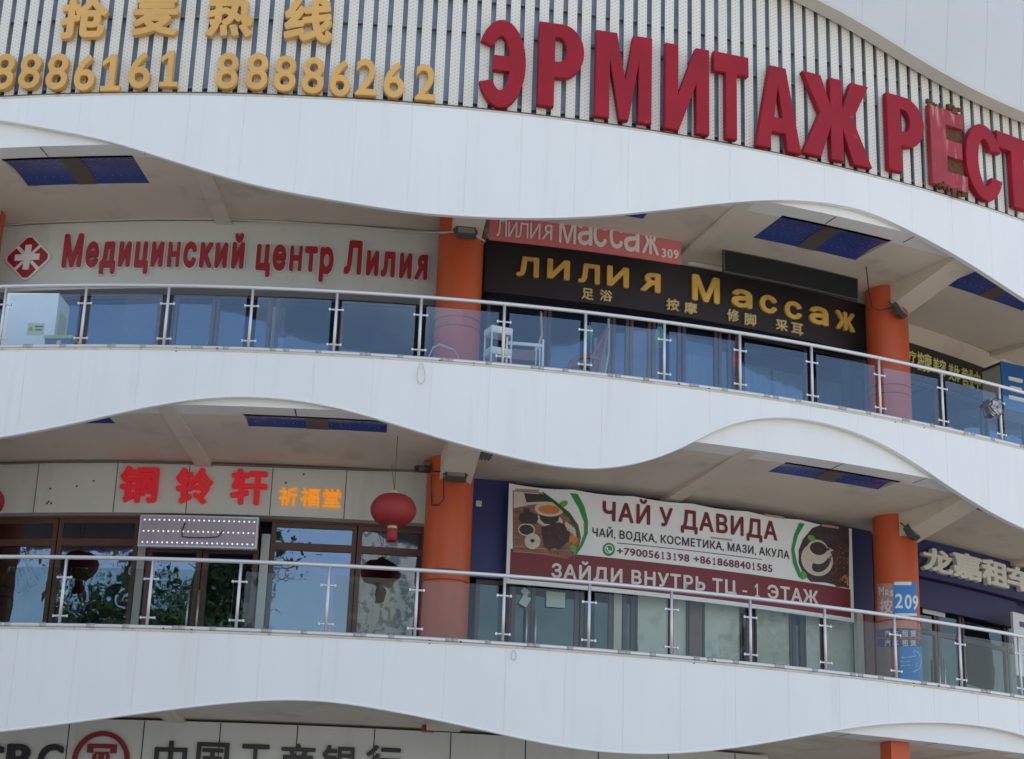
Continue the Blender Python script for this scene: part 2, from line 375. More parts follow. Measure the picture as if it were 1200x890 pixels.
def big_raw(ch, w_, h_, depth, bev):
    cu = bpy.data.curves.new('big', 'CURVE'); cu.dimensions = '2D'; cu.fill_mode = 'BOTH'; cu.extrude = depth / 2 - bev; cu.bevel_depth = bev; cu.bevel_resolution = 1; cu.offset = -bev
    for loop in big_outline(ch):
        sp_ = cu.splines.new('POLY'); sp_.points.add(len(loop) - 1); sp_.use_cyclic_u = True
        for p, (x, y) in zip(sp_.points, loop): p.co = ((x - .5) * w_, y * h_ - h_ / 2, 0, 1)
    ob = bpy.data.objects.new('big', cu); TS.collection.objects.link(ob); r_ = _eval(ob); bpy.data.objects.remove(ob); bpy.data.curves.remove(cu)
    return r_
def glyph(ch, w_, h_, depth, bold=0.0, bev=0.0):
    """one raised character as a mesh builder in its own frame: x right, -y outwards (back at y=0), z up, centred"""
    mirror = ch in 'яЯ'; ch = 'R' if mirror else 'Н' if ch == 'н' else ch      # same letter shapes, cleaner outlines
    vs, fs = raw(ch, bold, .35, bev) if ch != '1' else big_raw('1', .42, 1, .7 + 2 * bold, .02)
    if ch == '1' and w_ < .40 * h_: w_ = .40 * h_
    if mirror: vs = [Vector((-v.x, v.y, v.z)) for v in vs]; fs = [f[::-1] for f in fs]
    x0 = min(v.x for v in vs); x1 = max(v.x for v in vs); y0 = min(v.y for v in vs); y1 = max(v.y for v in vs); d0 = min(v.z for v in vs); d1 = max(v.z for v in vs)
    mb = MB()
    mb.add([((v.x - (x0 + x1) / 2) / max(x1 - x0, 1e-4) * w_, -(v.z - d0) / (d1 - d0) * depth, (v.y - (y0 + y1) / 2) / max(y1 - y0, 1e-4) * h_) for v in vs], fs)
    return mb
def px_box(b, r):
    """photo-surveyed box of a letter on the wall of radius r -> angle, height, width and height in metres"""
    x0, y0, x1, y1 = b; xm, ym = (x0 + x1) / 2, (y0 + y1) / 2
    a, z = cyl(xm, ym, r); aL, zL = cyl(x0, ym, r); aR, zR = cyl(x1, ym, r)
    a1, zt = cyl(xm, y0, r); a2, zb = cyl(xm, y1, r)
    w_ = (aR - aL) * r; drop = abs(zR - zL)      # the ring runs aslant in the photo: take that off the height
    return a, z, w_, max((zt - zb) - drop, .05)
def glue(mb, a, r, z):
    """move a letter from its own frame to the wall"""
    X = Matrix.Translation(W(a, r, z)) @ Matrix.Rotation(a, 4, 'Z'); mb.v = [X @ v for v in mb.v]; return mb
def line(text, p0, p1, hpx, r, bold=.015, gap=0.0):
    """place a line of characters: p0 baseline left px, p1 baseline right px, hpx = height of capitals in px at the left
       yields (char, angle, zcentre, width, height)"""
    a0, z0 = cyl(*p0, r); a1, z1 = cyl(*p1, r); H = cyl(p0[0], p0[1] - hpx, r)[1] - z0
    caps = raw('Н', 0)[0]; cap = max(v.y for v in caps)
    ext = []; full = raw(text, 0)[0]; X0 = min(v.x for v in full); X1 = max(v.x for v in full)
    for i, ch in enumerate(text):
        if ch == ' ': continue
        g = raw(ch, 0)[0]; wx = max(v.x for v in g) - min(v.x for v in g)
        xr_ = max(v.x for v in raw(text[:i + 1], 0)[0])
        ext.append((ch, (xr_ - wx - X0) / (X1 - X0), (xr_ - X0) / (X1 - X0), min(v.y for v in g) / cap, max(v.y for v in g) / cap))
    for ch, e0, e1, y0, y1 in ext:
        em = (e0 + e1) / 2; z = z0 + (z1 - z0) * em
        yield ch, a0 + (a1 - a0) * em, z + (y0 + y1) / 2 * H, (e1 - e0) * (a1 - a0) * r, (y1 - y0) * H
def printed(text, p0, p1, hpx, r, bold, name, m_, o):
    """a printed line lying on a curved sheet, one mesh per word"""
    it = line(text, p0, p1, hpx, r, bold)
    for word in text.split(' '):
        mb = MB()
        for _ in word:
            ch, a, z, w_, h_ = next(it); mb_g = glue(flat_glyph(ch, w_, h_, bold), a, r, z); mb.add(mb_g.v, mb_g.f)
        part(name, mb, m_, o)
def flat_glyph(ch, w_, h_, bold):
    return glyph(ch, w_, h_, .004, bold)
def decal(poly, r, thick=0.0):
    """flat printed shape (outline in surveyed px) on the curved sheet of radius r"""
    pts = [cyl(x, y, r) for x, y in poly]
    bm = bmesh.new(); vv = [bm.verts.new((a * r, z, 0)) for a, z in pts]; bm.faces.new(vv)
    bmesh.ops.triangulate(bm, faces=bm.faces[:])
    lo = min(a for a, z in pts); hi = max(a for a, z in pts); k = math.ceil(lo / .012)
    while k * .012 < hi:
        bmesh.ops.bisect_plane(bm, geom=bm.verts[:] + bm.edges[:] + bm.faces[:], plane_co=(k * .012 * r, 0, 0), plane_no=(1, 0, 0)); k += 1
    bm.verts.ensure_lookup_table(); bm.verts.index_update()
    mb = MB(); mb.add([W(v.co.x / r, r, v.co.y) for v in bm.verts], [tuple(v.index for v in f.verts) for f in bm.faces])
    # face outwards
    bm.free(); return mb
def ellp(cx, cy, rx, ry, rot=0, n=28, a0=0, a1=360):
    out = []; c_, s_ = cos(radians(rot)), sin(radians(rot)); full = (a1 - a0 == 360)
    for i in range(n if full else n + 1):
        q = radians(a0 + (a1 - a0) * i / n); x, y = rx * cos(q), ry * sin(q); out.append((cx + x * c_ - y * s_, cy + x * s_ + y * c_))
    return out
def join(*mbs):
    o = MB()
    for m_ in mbs: o.add(m_.v, m_.f)
    return o

# ------------------------------------------------------------------ ground
g = MB(); g.add([(-1500, -1500, 0), (1500, -1500, 0), (1500, 1500, 0), (-1500, 1500, 0)], [(0, 1, 2, 3)])
go = bpy.data.objects.new('ground', make_mesh('ground', g, M['pavement'])); COL.objects.link(go); go['kind'] = 'structure'

# ------------------------------------------------------------------ the building
B = root('mall_building', 'round white shopping mall with wavy balcony bands and orange columns', 'building', (AX, AY, 0))
A0, A1 = -0.62, 1.15
def spline(pts):
    xs = np.array([p[0] for p in pts]); ys = np.array([p[1] for p in pts]); n = len(xs); h = np.diff(xs)
    Am = np.zeros((n, n)); b = np.zeros(n); Am[0, 0] = Am[-1, -1] = 1
    for i in range(1, n - 1):
        Am[i, i - 1] = h[i - 1]; Am[i, i] = 2 * (h[i - 1] + h[i]); Am[i, i + 1] = h[i]; b[i] = 6 * ((ys[i + 1] - ys[i]) / h[i] - (ys[i] - ys[i - 1]) / h[i - 1])
    m_ = np.linalg.solve(Am, b)
    def fn(x):
        x = min(max(x, xs[0]), xs[-1]); i = min(max(int(np.searchsorted(xs, x)) - 1, 0), n - 2); t = x - xs[i]; H = h[i]
        return float(ys[i] + t * ((ys[i + 1] - ys[i]) / H - H * (2 * m_[i] + m_[i + 1]) / 6) + t * t * m_[i] / 2 + t ** 3 * (m_[i + 1] - m_[i]) / (6 * H))
    return fn
w4 = spline([(-.62, -1.3), (-.52, -.95), (-.40, -.45), (-.30, -.20), (-.23, -.25), (-.178, -.41), (-.141, -.61), (-.104, -.83), (-.073, -1.07), (-.036, -1.36), (-.002, -1.58), (.051, -1.78), (.095, -1.88), (.13, -1.88), (.181, -1.78), (.219, -1.62), (.276, -1.27), (.307, -1.06), (.347, -.83), (.383, -.71), (.418, -.71), (.444, -.82), (.492, -1.09), (.557, -1.53), (.63, -1.82), (.72, -1.7), (.85, -.9), (.95, -.6), (1.15, -1.5)])
w3 = spline([(-.62, -.9), (-.5, -.7), (-.4, -.85), (-.3, -1.25), (-.22, -1.5), (-.15, -1.42), (-.10, -1.18), (-.075, -1.03), (-.044, -.86), (-.009, -.745), (.027, -.75), (.06, -.86), (.095, -1.06), (.131, -1.27), (.172, -1.45), (.213, -1.50), (.241, -1.37), (.276, -.99), (.296, -.69), (.316, -.46), (.342, -.30), (.368, -.26), (.401, -.34), (.435, -.56), (.47, -.90), (.507, -1.22), (.543, -1.42), (.60, -1.5), (.68, -1.3), (.8, -.7), (.92, -.5), (1.15, -1.4)])
w2 = spline([(-.62, -.7), (-.5, -.8), (-.38, -1.2), (-.26, -1.6), (-.18, -1.6), (-.126, -1.5), (-.085, -1.36), (-.049, -1.22), (-.013, -1.08), (.022, -.97), (.044, -.935), (.064, -.94), (.094, -1.01), (.129, -1.13), (.165, -1.27), (.201, -1.39), (.236, -1.43), (.263, -1.40), (.304, -1.26), (.333, -1.11), (.377, -.86), (.409, -.70), (.442, -.59), (.476, -.53), (.512, -.54), (.535, -.60), (.60, -.95), (.70, -1.4), (.82, -1.5), (1.0, -.9), (1.15, -.6)])

RF = R + .075     # front of the white band
def fascia(Zb, wave, seam0):
    """wavy white band: clad in sheets with narrow open joints, a raised bead along the wavy lower edge"""
    cols = []; a = A0; pitch = .0361; seams = [seam0 + pitch * k for k in range(-60, 60) if A0 < seam0 + pitch * k < A1]
    n = 340; cols = [(A0 + (A1 - A0) * i / n, 0) for i in range(n + 1)]
    sw = .00013
    cols = [c for c in cols if all(abs(c[0] - s_) > .0006 for s_ in seams)]
    for i, s_ in enumerate(seams):
        k = (0.7 if (i * 7) % 5 else 1.15) * sw
        cols += [(s_ - k - 2e-5, 0), (s_ - k, 1), (s_ + k, 1), (s_ + k + 2e-5, 0)]
    cols.sort(); mb = MB(); vs = []; rows = 7
    for a, d in cols:
        zb = Zb + wave(a); rr = RF - (.0045 if d else 0)
        for j in range(rows): vs.append(W(a, rr, zb + (Zb - zb) * j / (rows - 1)))
        vs.append(W(a, RF - .10, Zb)); vs.append(W(a, RF - .10, zb))
    m_ = rows + 2
    fs = [((i * m_ + j), ((i + 1) * m_ + j), ((i + 1) * m_ + (j + 1) % m_), (i * m_ + (j + 1) % m_)) for i in range(len(cols) - 1) for j in range(m_)]
    mb.add(vs, fs); o = part('fascia', mb, M['fascia'], B)
    t = MB(); pts = [W(A0 + (A1 - A0) * i / 420, RF - .004, Zb + wave(A0 + (A1 - A0) * i / 420) + .006) for i in range(421)]
    t.tube(pts, .020, 6); part('edge_trim', t, M['trim'], o)
    cs = MB(); cs.arc(A0, A1, Zb - .030, Zb + .004, RF - .09, RF + .006); part('cap_strip', cs, M['cap'], o)
    return o
F4 = fascia(Z4, w4, -.0155); F3 = fascia(Z3, w3, .0055); F2 = fascia(Z2, w2, .022)

PANELS = [.043 + .1815 * k for k in range(-4, 7)]; PW = .046
RIBS = [-.05 + .1885 * k for k in range(-3, 7)]
CA = [.139 + .3765 * k for k in range(-2, 4)]; CA[1] -= .0045
def soffit(Zb, rin, prin, prout):
    """slab edge, ceiling with recessed blue vaults, radial ribs"""
    zc = Zb - .85
    e = MB(); e.arc(A0, A1, zc, Zb - .06, R - .5, R - .04); part('slab_edge', e, M['fascia'], B)
    br = sorted(set([A0, A1] + [p - PW for p in PANELS if A0 < p - PW < A1] + [p + PW for p in PANELS if A0 < p + PW < A1]))
    s_ = MB(); v = MB()
    for a0, a1 in zip(br[:-1], br[1:]):
        mid = (a0 + a1) / 2; is_p = Zb != Z2 and any(abs(mid - p) < PW for p in PANELS)
        if not is_p: s_.arc(a0, a1, zc, zc + .10, rin, R - .5)
        else:
            s_.arc(a0, a1, zc, zc + .10, rin, prin); s_.arc(a0, a1, zc, zc + .10, prout, R - .5)
    so = part('soffit', s_, M['soffit'], B)
    # the thin dark joints of the ceiling sheets
    j = MB()
    for p in PANELS:
        for a in (p - .012, p + .055):
            j.add([W(a - .0004, prout + .02, zc - .003), W(a + .0004, prout + .02, zc - .003), W(a + .0004, R - .06, zc - .003), W(a - .0004, R - .06, zc - .003)], [(0, 1, 2, 3)])
    part('ceiling_joint', j, M['dark'], so)
    for p in PANELS:
        if not (-.3 < p < .75) or Zb == Z2: continue
        d = MB(); n = 10; vs = []; fs = []
        for i in range(n + 1):
            t = i / n; r_ = prin + .005 + (prout - prin - .01) * t; zz = zc + .004 + .05 * sin(pi * min(1, t))
            for q in range(9): vs.append(W(p - PW + 2 * PW * q / 8, r_, zz))
        fs = [(i * 9 + q, i * 9 + q + 1, (i + 1) * 9 + q + 1, (i + 1) * 9 + q) for i in range(n) for q in range(8)]
        d.add(vs, fs, True); sk = part('skylight', d, M['dome'], B)
        b = MB(); vs = []; k = .0075
        for i in range(n + 1):
            t = i / n; r_ = prin + .005 + (prout - prin - .01) * t; zz = zc - .004 + .05 * sin(pi * min(1, t))
            vs += [W(p - k, r_, zz), W(p + k, r_, zz)]
        b.add(vs, [(2 * i, 2 * i + 1, 2 * i + 3, 2 * i + 2) for i in range(n)], True); part('centre_strip', b, M['dome_rib'], sk)
        bl = MB()
        for row in (.25, .55, .85):
            for q in range(14):
                if q in (6, 7): continue
                a = p - PW * .88 + 2 * PW * .88 * q / 13; r_ = prin + (prout - prin) * row; zz = zc - .003 + .05 * sin(pi * min(1, row))
                X = Matrix.Translation(W(a, r_, zz)); bl.add([X @ Vector((.014 * cos(k2 * pi / 3), .014 * sin(k2 * pi / 3), 0)) for k2 in range(6)], [tuple(range(6))])
        part('bulb_row', bl, M['bulb'], sk)
        rs = MB()   # recess sides and back
        for aa in (p - PW, p + PW): rs.add([W(aa, prin, zc + .1), W(aa, prout, zc + .1), W(aa, prout, zc + .3), W(aa, prin, zc + .3)], [(0, 1, 2, 3)])
        rs.arc(p - PW, p + PW, zc + .1, zc + .3, prout, prout + .02); rs.arc(p - PW, p + PW, zc + .1, zc + .3, prin - .02, prin); rs.arc(p - PW, p + PW, zc + .3, zc + .32, prin, prout)
        part('recess', rs, M['dark'], sk)
    for k, a in enumerate(RIBS):
        col = any(abs(a - c) < .02 for c in CA); hw = .26 if col else .135; dpt = .46 if col and Zb != Z2 else .10
        rb = MB(); X = Matrix.Translation(W(a + (.003 if col else 0), 0, 0)) @ Matrix.Rotation(a + (.003 if col else 0), 4, 'Z')
        ro, ri = R - .12, (22.2 if col else rin + .02); prof = [(-hw, 0), (hw, 0)]
        zo, zi = zc - .004, zc - dpt
        vs = [(-hw, -ro, zo), (hw, -ro, zo), (hw, -ro, zc + .02), (-hw, -ro, zc + .02), (-hw, -ri, zi), (hw, -ri, zi), (hw, -ri, zc + .02), (-hw, -ri, zc + .02)]
        rb.add(vs, [(0, 1, 2, 3), (4, 7, 6, 5), (0, 4, 5, 1), (1, 5, 6, 2), (3, 2, 6, 7), (0, 3, 7, 4)], M=X)
        part('ceiling_rib', rb, M['soffit'], B)
soffit(Z4, 21.1, 23.0, 24.05); soffit(Z3, 21.0, 23.42, 24.05); soffit(Z2, 21.0, 23.42, 24.05)

# floors, partitions, back walls, roof and the closed rear of the drum
fl = MB()
for Zb in (Z2, Z3, Z4): fl.arc(A0, A1, Zb - .70, Zb - .15, 16.0, R - .55)
part('floor_slab', fl, M['tile'], B)
bw = MB(); bw.arc(A0, A1, 0, Z4 - .9, 16.0, 16.3); part('back_wall', bw, M['interior'], B)
pt = MB()
for c in CA:
    X = Matrix.Translation(W(c, 18.6, 0)) @ Matrix.Rotation(c, 4, 'Z'); pt.box((0, 0, Z4 / 2), (.2, 4.6, Z4 - 1.8), X)
part('partition', pt, M['interior'], B)
dr = MB(); n = 72
for zz in (0.0, 21.5):
    pass
a_s = [A1 + (2 * pi + A0 - A1) * i / n for i in range(n + 1)]
vs = []
for a in a_s: vs += [W(a, R - .3, 0), W(a, R - .3, 21.5)]
dr.add(vs, [(2 * i, 2 * i + 2, 2 * i + 3, 2 * i + 1) for i in range(n)])
vs = []
for a in (A0, A1): vs += [W(a, 16, 0), W(a, R - .3, 0), W(a, R - .3, 21.5), W(a, 16, 21.5)]
dr.add(vs, [(0, 1, 2, 3), (4, 5, 6, 7)])
part('rear_wall', dr, M['upper'], B)
rf = MB(); vs = [W(2 * pi * i / 96, R + .2, 21.5) for i in range(96)]; rf.add(vs, [tuple(range(96))]); part('roof', rf, M['roof'], B)

# slatted screen of the upper storey
sb = MB(); sb.arc(A0, A1, Z4 - .1, 21.5, R - .40, R - .17); part('glazing_band', sb, M['screen_back'], B)
sl = MB(); sl.uv = []; pitch = .00985; k = 0; a = A0 + .02
while a < A1 - .02:
    ww = .158; X = Matrix.Translation(W(a, R - .02, 0)) @ Matrix.Rotation(a, 4, 'Z'); z0, z1 = Z4 + .075, Z4 + 5.2
    off = random.uniform(-.004, .004)
    vs = [(-ww / 2 + off, -.01, z0), (ww / 2 + off, -.01, z0), (ww / 2 + off, -.01, z1), (-ww / 2 + off, -.01, z1), (-ww / 2 + off, .03, z0), (ww / 2 + off, .03, z0), (ww / 2 + off, .03, z1), (-ww / 2 + off, .03, z1)]
    fs = [(0, 1, 2, 3), (1, 5, 6, 2), (4, 0, 3, 7), (0, 4, 5, 1), (5, 4, 7, 6)]
    sl.add(vs, fs, M=X); H = z1 - z0
    for f in fs:
        if f == (0, 1, 2, 3): sl.uv += [(0, 0), (ww, 0), (ww, H), (0, H)]
        else: sl.uv += [(-.02, 0)] * 4
    a += pitch; k += 1
SCR = part('slat_screen', sl, M['slat'], B)
sr_ = MB()
for zz in (Z4 + .16, Z4 + 1.45, Z4 + 2.05, Z4 + 3.3): sr_.arc(A0, A1, zz, zz + .05, R - .12, R - .05)
part('screen_frame', sr_, M['screen_rail'], SCR)
led = MB(); led.arc(A0, A1, Z4 + .004, Z4 + .06, R - .12, R + .02); part('drip_rail', led, M['darkgrey'], B)
# the wavy top band (only its right-hand dip reaches the picture)
w5 = spline([(-.62, 4.4), (-.4, 5.2), (-.1, 4.9), (.2, 4.1), (.30, 3.45), (.372, 2.97), (.404, 2.76), (.453, 2.39), (.505, 2.12), (.555, 2.03), (.62, 2.1), (.75, 2.7), (.95, 4.0), (1.15, 4.6)])
tb = MB(); n = 300; vs = []
seams5 = [.30 + .0361 * k for k in range(-25, 25)]
ca = sorted([A0 + (A1 - A0) * i / n for i in range(n + 1)] + [s_ + d for s_ in seams5 for d in (-.0003, -.00025, .00025, .0003)])
for a in ca:
    zb = Z4 + w5(a); d = -.005 if any(abs(a - s_) < .00028 for s_ in seams5) else 0
    vs += [W(a, R + .34 + d, zb), W(a, R + .55 + d, zb + 1.6), W(a, R + .55 + d, 22.5), W(a, R + .2, 22.5), W(a, R + .20, zb)]
tb.add(vs, [(i * 5 + j, (i + 1) * 5 + j, (i + 1) * 5 + (j + 1) % 5, i * 5 + (j + 1) % 5) for i in range(len(ca) - 1) for j in range(5)])
TB = part('upper_fascia', tb, M['upper'], B)
t = MB(); vs = []
for i in range(301):
    a = A0 + (A1 - A0) * i / 300; zb = Z4 + w5(a); vs += [W(a, R + .36, zb - .03), W(a, R + .36, zb + .045), W(a, R + .06, zb + .045), W(a, R + .06, zb - .03)]
t.add(vs, [(i * 4 + j, (i + 1) * 4 + j, (i + 1) * 4 + (j + 1) % 4, i * 4 + (j + 1) % 4) for i in range(300) for j in range(4)]); part('edge_trim', t, M['upper_trim'], TB)

# columns with two ring beads at shoulder height
RC = 22.1; CR_ = .385
for c in CA:
    cm_ = MB(); X = Matrix.Translation(W(c, RC, 0)); cm_.lathe([(CR_, 0 if c > .4 else Z2 - .6), (CR_, Z4 - .86)], 40, X); co = part('column', cm_, M['orange'], B)
    for Zb in (Z2, Z3):
        rg = MB()
        for dz in (1.40, 1.56):
            rg.tube([W(c, RC, Zb + dz) + Vector((CR_ * cos(q * pi / 20), CR_ * sin(q * pi / 20), 0)) for q in range(40)], .012, 6, closed=True)
        part('ring_bead', rg, M['redbrown'], co)

gc = MB(); X = Matrix.Translation(W(0.4386, 24.187, 0)) @ Matrix.Rotation(0.4386, 4, 'Z'); gc.box((0, .14, (Z2 - .86) / 2), (0.355, .28, Z2 - .86), X)
part('street_pillar', gc, M['orange'], B)
gc = MB(); gc.arc(.1275, .1365, Z2 - .95, Z2 - .852, 21.95, 22.1); part('street_pillar', gc, M['redbrown'], B)

# ------------------------------------------------------------------ storefronts
def bar(mb, a0, a1, z0, z1, r, d=.07): mb.arc(a0, a1, z0, z1, r - d, r, .02)
def window(x0, x1, y, r, z0, z1, frame, glassm, kind='window', fw=.06, trans=(), handle=None, gl='pane'):
    a0, a1 = ang(x0, y, r), ang(x1, y, r); f = MB(); k = fw / r
    bar(f, a0, a0 + k, z0, z1, r); bar(f, a1 - k, a1, z0, z1, r)
    bar(f, a0 + k, a1 - k, z0, z0 + fw, r); bar(f, a0 + k, a1 - k, z1 - fw, z1, r)
    for zt, h_ in trans: bar(f, a0 + k, a1 - k, zt, zt + h_, r)
    o = part(kind, f, M[frame], B)
    lv = [z0 + fw] + [q for zt, h_ in trans for q in (zt, zt + h_)] + [z1 - fw]
    for za, zb in zip(lv[::2], lv[1::2]):
        p = MB(); aL, aR = a0 + k, a1 - k; p.add([W(aL, r - .035, za), W(aR, r - .035, za), W(aR, r - .035, zb), W(aL, r - .035, zb)], [(0, 1, 2, 3)])
        part(gl, p, M[glassm], o)
    if handle is not None:
        ah = ang(handle, y, r); h = MB(); zc = z0 + 1.05
        h.tube([W(ah, r + .06, zc - .42), W(ah, r + .06, zc + .42)], .018, 8)
        for dz in (-.28, .28): h.tube([W(ah, r - .02, zc + dz), W(ah, r + .06, zc + dz)], .012, 6)
        part('handle', h, M['steel'], o)
    return o
def slabpart(name, x0, x1, y, r, z0, z1, m_, d=.05, parent=None):
    mb = MB(); mb.arc(ang(x0, y, r), ang(x1, y, r), z0, z1, r - d, r); return part(name, mb, M[m_], parent or B)
def curtain(x0, x1, y, r, z0, z1, m_, folds=7, lean=0.0):
    a0, a1 = ang(x0, y, r), ang(x1, y, r); mb = MB(); n = folds * 8; vs = []
    for i in range(n + 1):
        a = a0 + (a1 - a0) * i / n; d = .045 * sin(2 * pi * folds * i / n + .6 * sin(i)) + .02 * sin(i * .37)
        vs += [W(a, r + d * 1.2, z0), W(a + lean * .01, r + d * .5, z1)]
    mb.add(vs, [(2 * i, 2 * i + 2, 2 * i + 3, 2 * i + 1) for i in range(n)], True); part('curtain', mb, M[m_], B)

S3 = 21.18; S2 = 21.10
f3 = Z3 - .15; f2 = Z2 - .15
# third storey, left bay
t3 = Z3 + 2.21
for x0, x1, kind, h in ((-190, -110, 'window', None), (-108, -20, 'window', None), (-18, 96, 'window', None), (98, 186, 'window', None), (187.5, 201, 'window', None), (202.5, 250, 'door', 245.5), (251.5, 316, 'door', None), (322, 396, 'window', None), (397.5, 503, 'window', None)):
    window(x0, x1, 385, S3, f3, t3, 'purple', 'win_glass', kind, handle=h)
slabpart('head_board', -200, 512, 350, S3 + .03, t3, Z4 - .86, 'interior', d=.12)
curtain(318, 333, 385, S3 - .25, f3, t3 - .1, 'curtain_white', 3)
# third storey, middle bay
t3b = Z3 + 2.46
for x0, x1, kind, h in ((569, 640, 'window', None), (641.5, 716, 'window', None), (717.5, 737, 'window', None), (738.5, 763, 'door', 759), (764.5, 798, 'door', 769.5), (800, 841, 'window', None), (842.5, 857, 'window', None), (862, 946, 'window', None), (950, 1016, 'window', None)):
    window(x0, x1, 410 if x0 < 760 else 440, S3, f3, t3b, 'purple', 'win_glass', kind, handle=h)
slabpart('head_board', 560, 1024, 360, S3 + .03, t3b, Z4 - .86, 'black_board', d=.12)
for x0, x1 in ((804, 840), (866, 902), (906, 944), (953, 985)): curtain(x0, x1, 440, S3 - .22, f3, t3b - .5, 'curtain', 5)
# third storey, right bay
t3c = Z3 + 2.32
for x0, x1 in ((1058, 1098), (1100, 1152), (1156, 1200), (1201, 1240), (1241, 1275)): window(x0, x1, 470, S3, f3, t3c, 'purple', 'win_glass')
slabpart('head_board', 1056, 1290, 420, S3 + .02, t3c, Z4 - .86, 'soffit', d=.12)
# second storey, left bay
t2 = Z2 + 2.52
TR = ((Z2 + 2.06, .12),)
for x0, x1, kind, h, tr in ((-190, -110, 'window', None, TR), (-109, -36, 'window', None, TR), (-34, 59, 'window', None, TR), (60.5, 156, 'window', None, TR), (168, 233, 'door', 223, ()), (234.5, 300, 'door', 234.8, ()), (313, 414, 'window', None, TR), (415.5, 497, 'window', None, TR)):
    if kind == 'door': window(x0, x1, 690, S2, f2, Z2 + 2.06, 'brown', 'win_glass_low', kind, fw=.09, handle=h)
    else: window(x0, x1, 690, S2, f2, t2, 'brown', 'win_glass_low', kind, fw=.075, trans=tr)
slabpart('door_head', 166, 302, 640, S2, Z2 + 2.06, t2, 'brown', .07)
for x0, x1 in ((157, 166), (302, 312)): slabpart('steel_jamb', x0, x1, 690, S2 + .05, f2, Z2 + 2.3, 'steel_dull', .12)
slabpart('head_board', -200, 500, 620, S2 + .03, t2, Z3 - .86, 'brown', d=.12)
# second storey, middle bay
t2b = Z2 + 1.95
slabpart('wall_panel', 553, 603, 600, S2 + .10, Z2 + 1.75, Z3 - .86, 'blue_wall', .08)
slabpart('wall_panel', 603.5, 1003, 600, S2, t2b, Z3 - .86, 'blue_wall', .08)
slabpart('wall_panel', 996, 1024, 700, S2 + .10, Z2 + 1.9, Z3 - .86, 'navy', .08)
for x0, x1, kind, h, gm in ((556, 597, 'window', None, 'win_glass_dim'), (598.5, 621, 'door', 616, 'win_glass_dim'), (622, 678, 'door', 626.5, 'win_glass_dim'), (680, 718, 'window', None, 'win_glass_dim'), (730, 744, 'window', None, 'win_glass_dim'), (745, 786, 'window', None, 'paper'), (787, 807, 'window', None, 'paper'), (824, 870, 'window', None, 'paper'), (871.5, 884, 'window', None, 'win_glass_dim'), (885, 928, 'window', None, 'paper'), (929, 942, 'window', None, 'win_glass_dim'), (943, 964, 'window', None, 'paper'), (965.5, 1003, 'window', None, 'paper')):
    window(x0, x1, 735 if x0 < 800 else 755, S2, f2, t2b if x0 > 597 else Z2 + 1.74, 'purple', gm, kind, fw=.035 if gm == 'paper' else .07, handle=h, gl='covered_pane' if gm == 'paper' else 'pane')
slabpart('door_post', 719.5, 728.5, 735, S2 + .03, f2, t2b, 'cornice', .1)
slabpart('door_post', 808, 823, 755, S2 + .02, f2, t2b, 'wood', .1)
slabpart('door_post', 1005, 1012, 740, S2 + .24, f2, Z2 + 1.89, 'cornice', .1); slabpart('door_post', 1014, 1024, 740, S2 + .22, f2, Z2 + 1.89, 'redbrown', .1)
for x0, x1 in ((747, 783), (827, 866), (887, 925), (968, 1000)):     # loose lower sheets over the glass
    slabpart('loose_sheet', x0 + 1, x1 - random.uniform(0, 5), 750, S2 + .02, f2 + .1, Z2 + random.uniform(.75, 1.0), 'paper', .01)
# second storey, right bay
t2c = Z2 + 2.40
slabpart('head_board', 1058, 1300, 650, S2 + .02, t2c, Z3 - .86, 'navy', d=.12)
slabpart('lower_board', 1062, 1190, 690, S2 + .14, Z2 + 2.2, Z2 + 2.72, 'navy', .1)
for x0, x1, kind, h in ((1058, 1099, 'door', 1097), (1100, 1128, 'door', 1103), (1129, 1180, 'window', None), (1181, 1215, 'window', None), (1216, 1250, 'window', None)):
    window(x0, x1, 760, S2, f2, t2c, 'brown', 'win_glass_dim', kind, handle=h, trans=((Z2 + 1.75, .08),))
# ground storey
for k in range(-10, 18): 
    a0 = .139 + .0628 * k; x = MB(); bar(x, a0, a0 + .004, 0, Z2 - 2.4, 21.1, .1); bar(x, a0 + .004, a0 + .0628, Z2 - 2.55, Z2 - 2.4, 21.1, .1)
    o = part('window', x, M['brown'], B); p = MB(); p.add([W(a0 + .004, 21.05, .1), W(a0 + .0628, 21.05, .1), W(a0 + .0628, 21.05, Z2 - 2.55), W(a0 + .004, 21.05, Z2 - 2.55)], [(0, 1, 2, 3)]); part('pane', p, M['win_glass'], o)
mb = MB(); mb.arc(A0, A1, Z2 - 2.4, Z2 - .86, 21.0, 21.1); part('head_board', mb, M['board'], B)

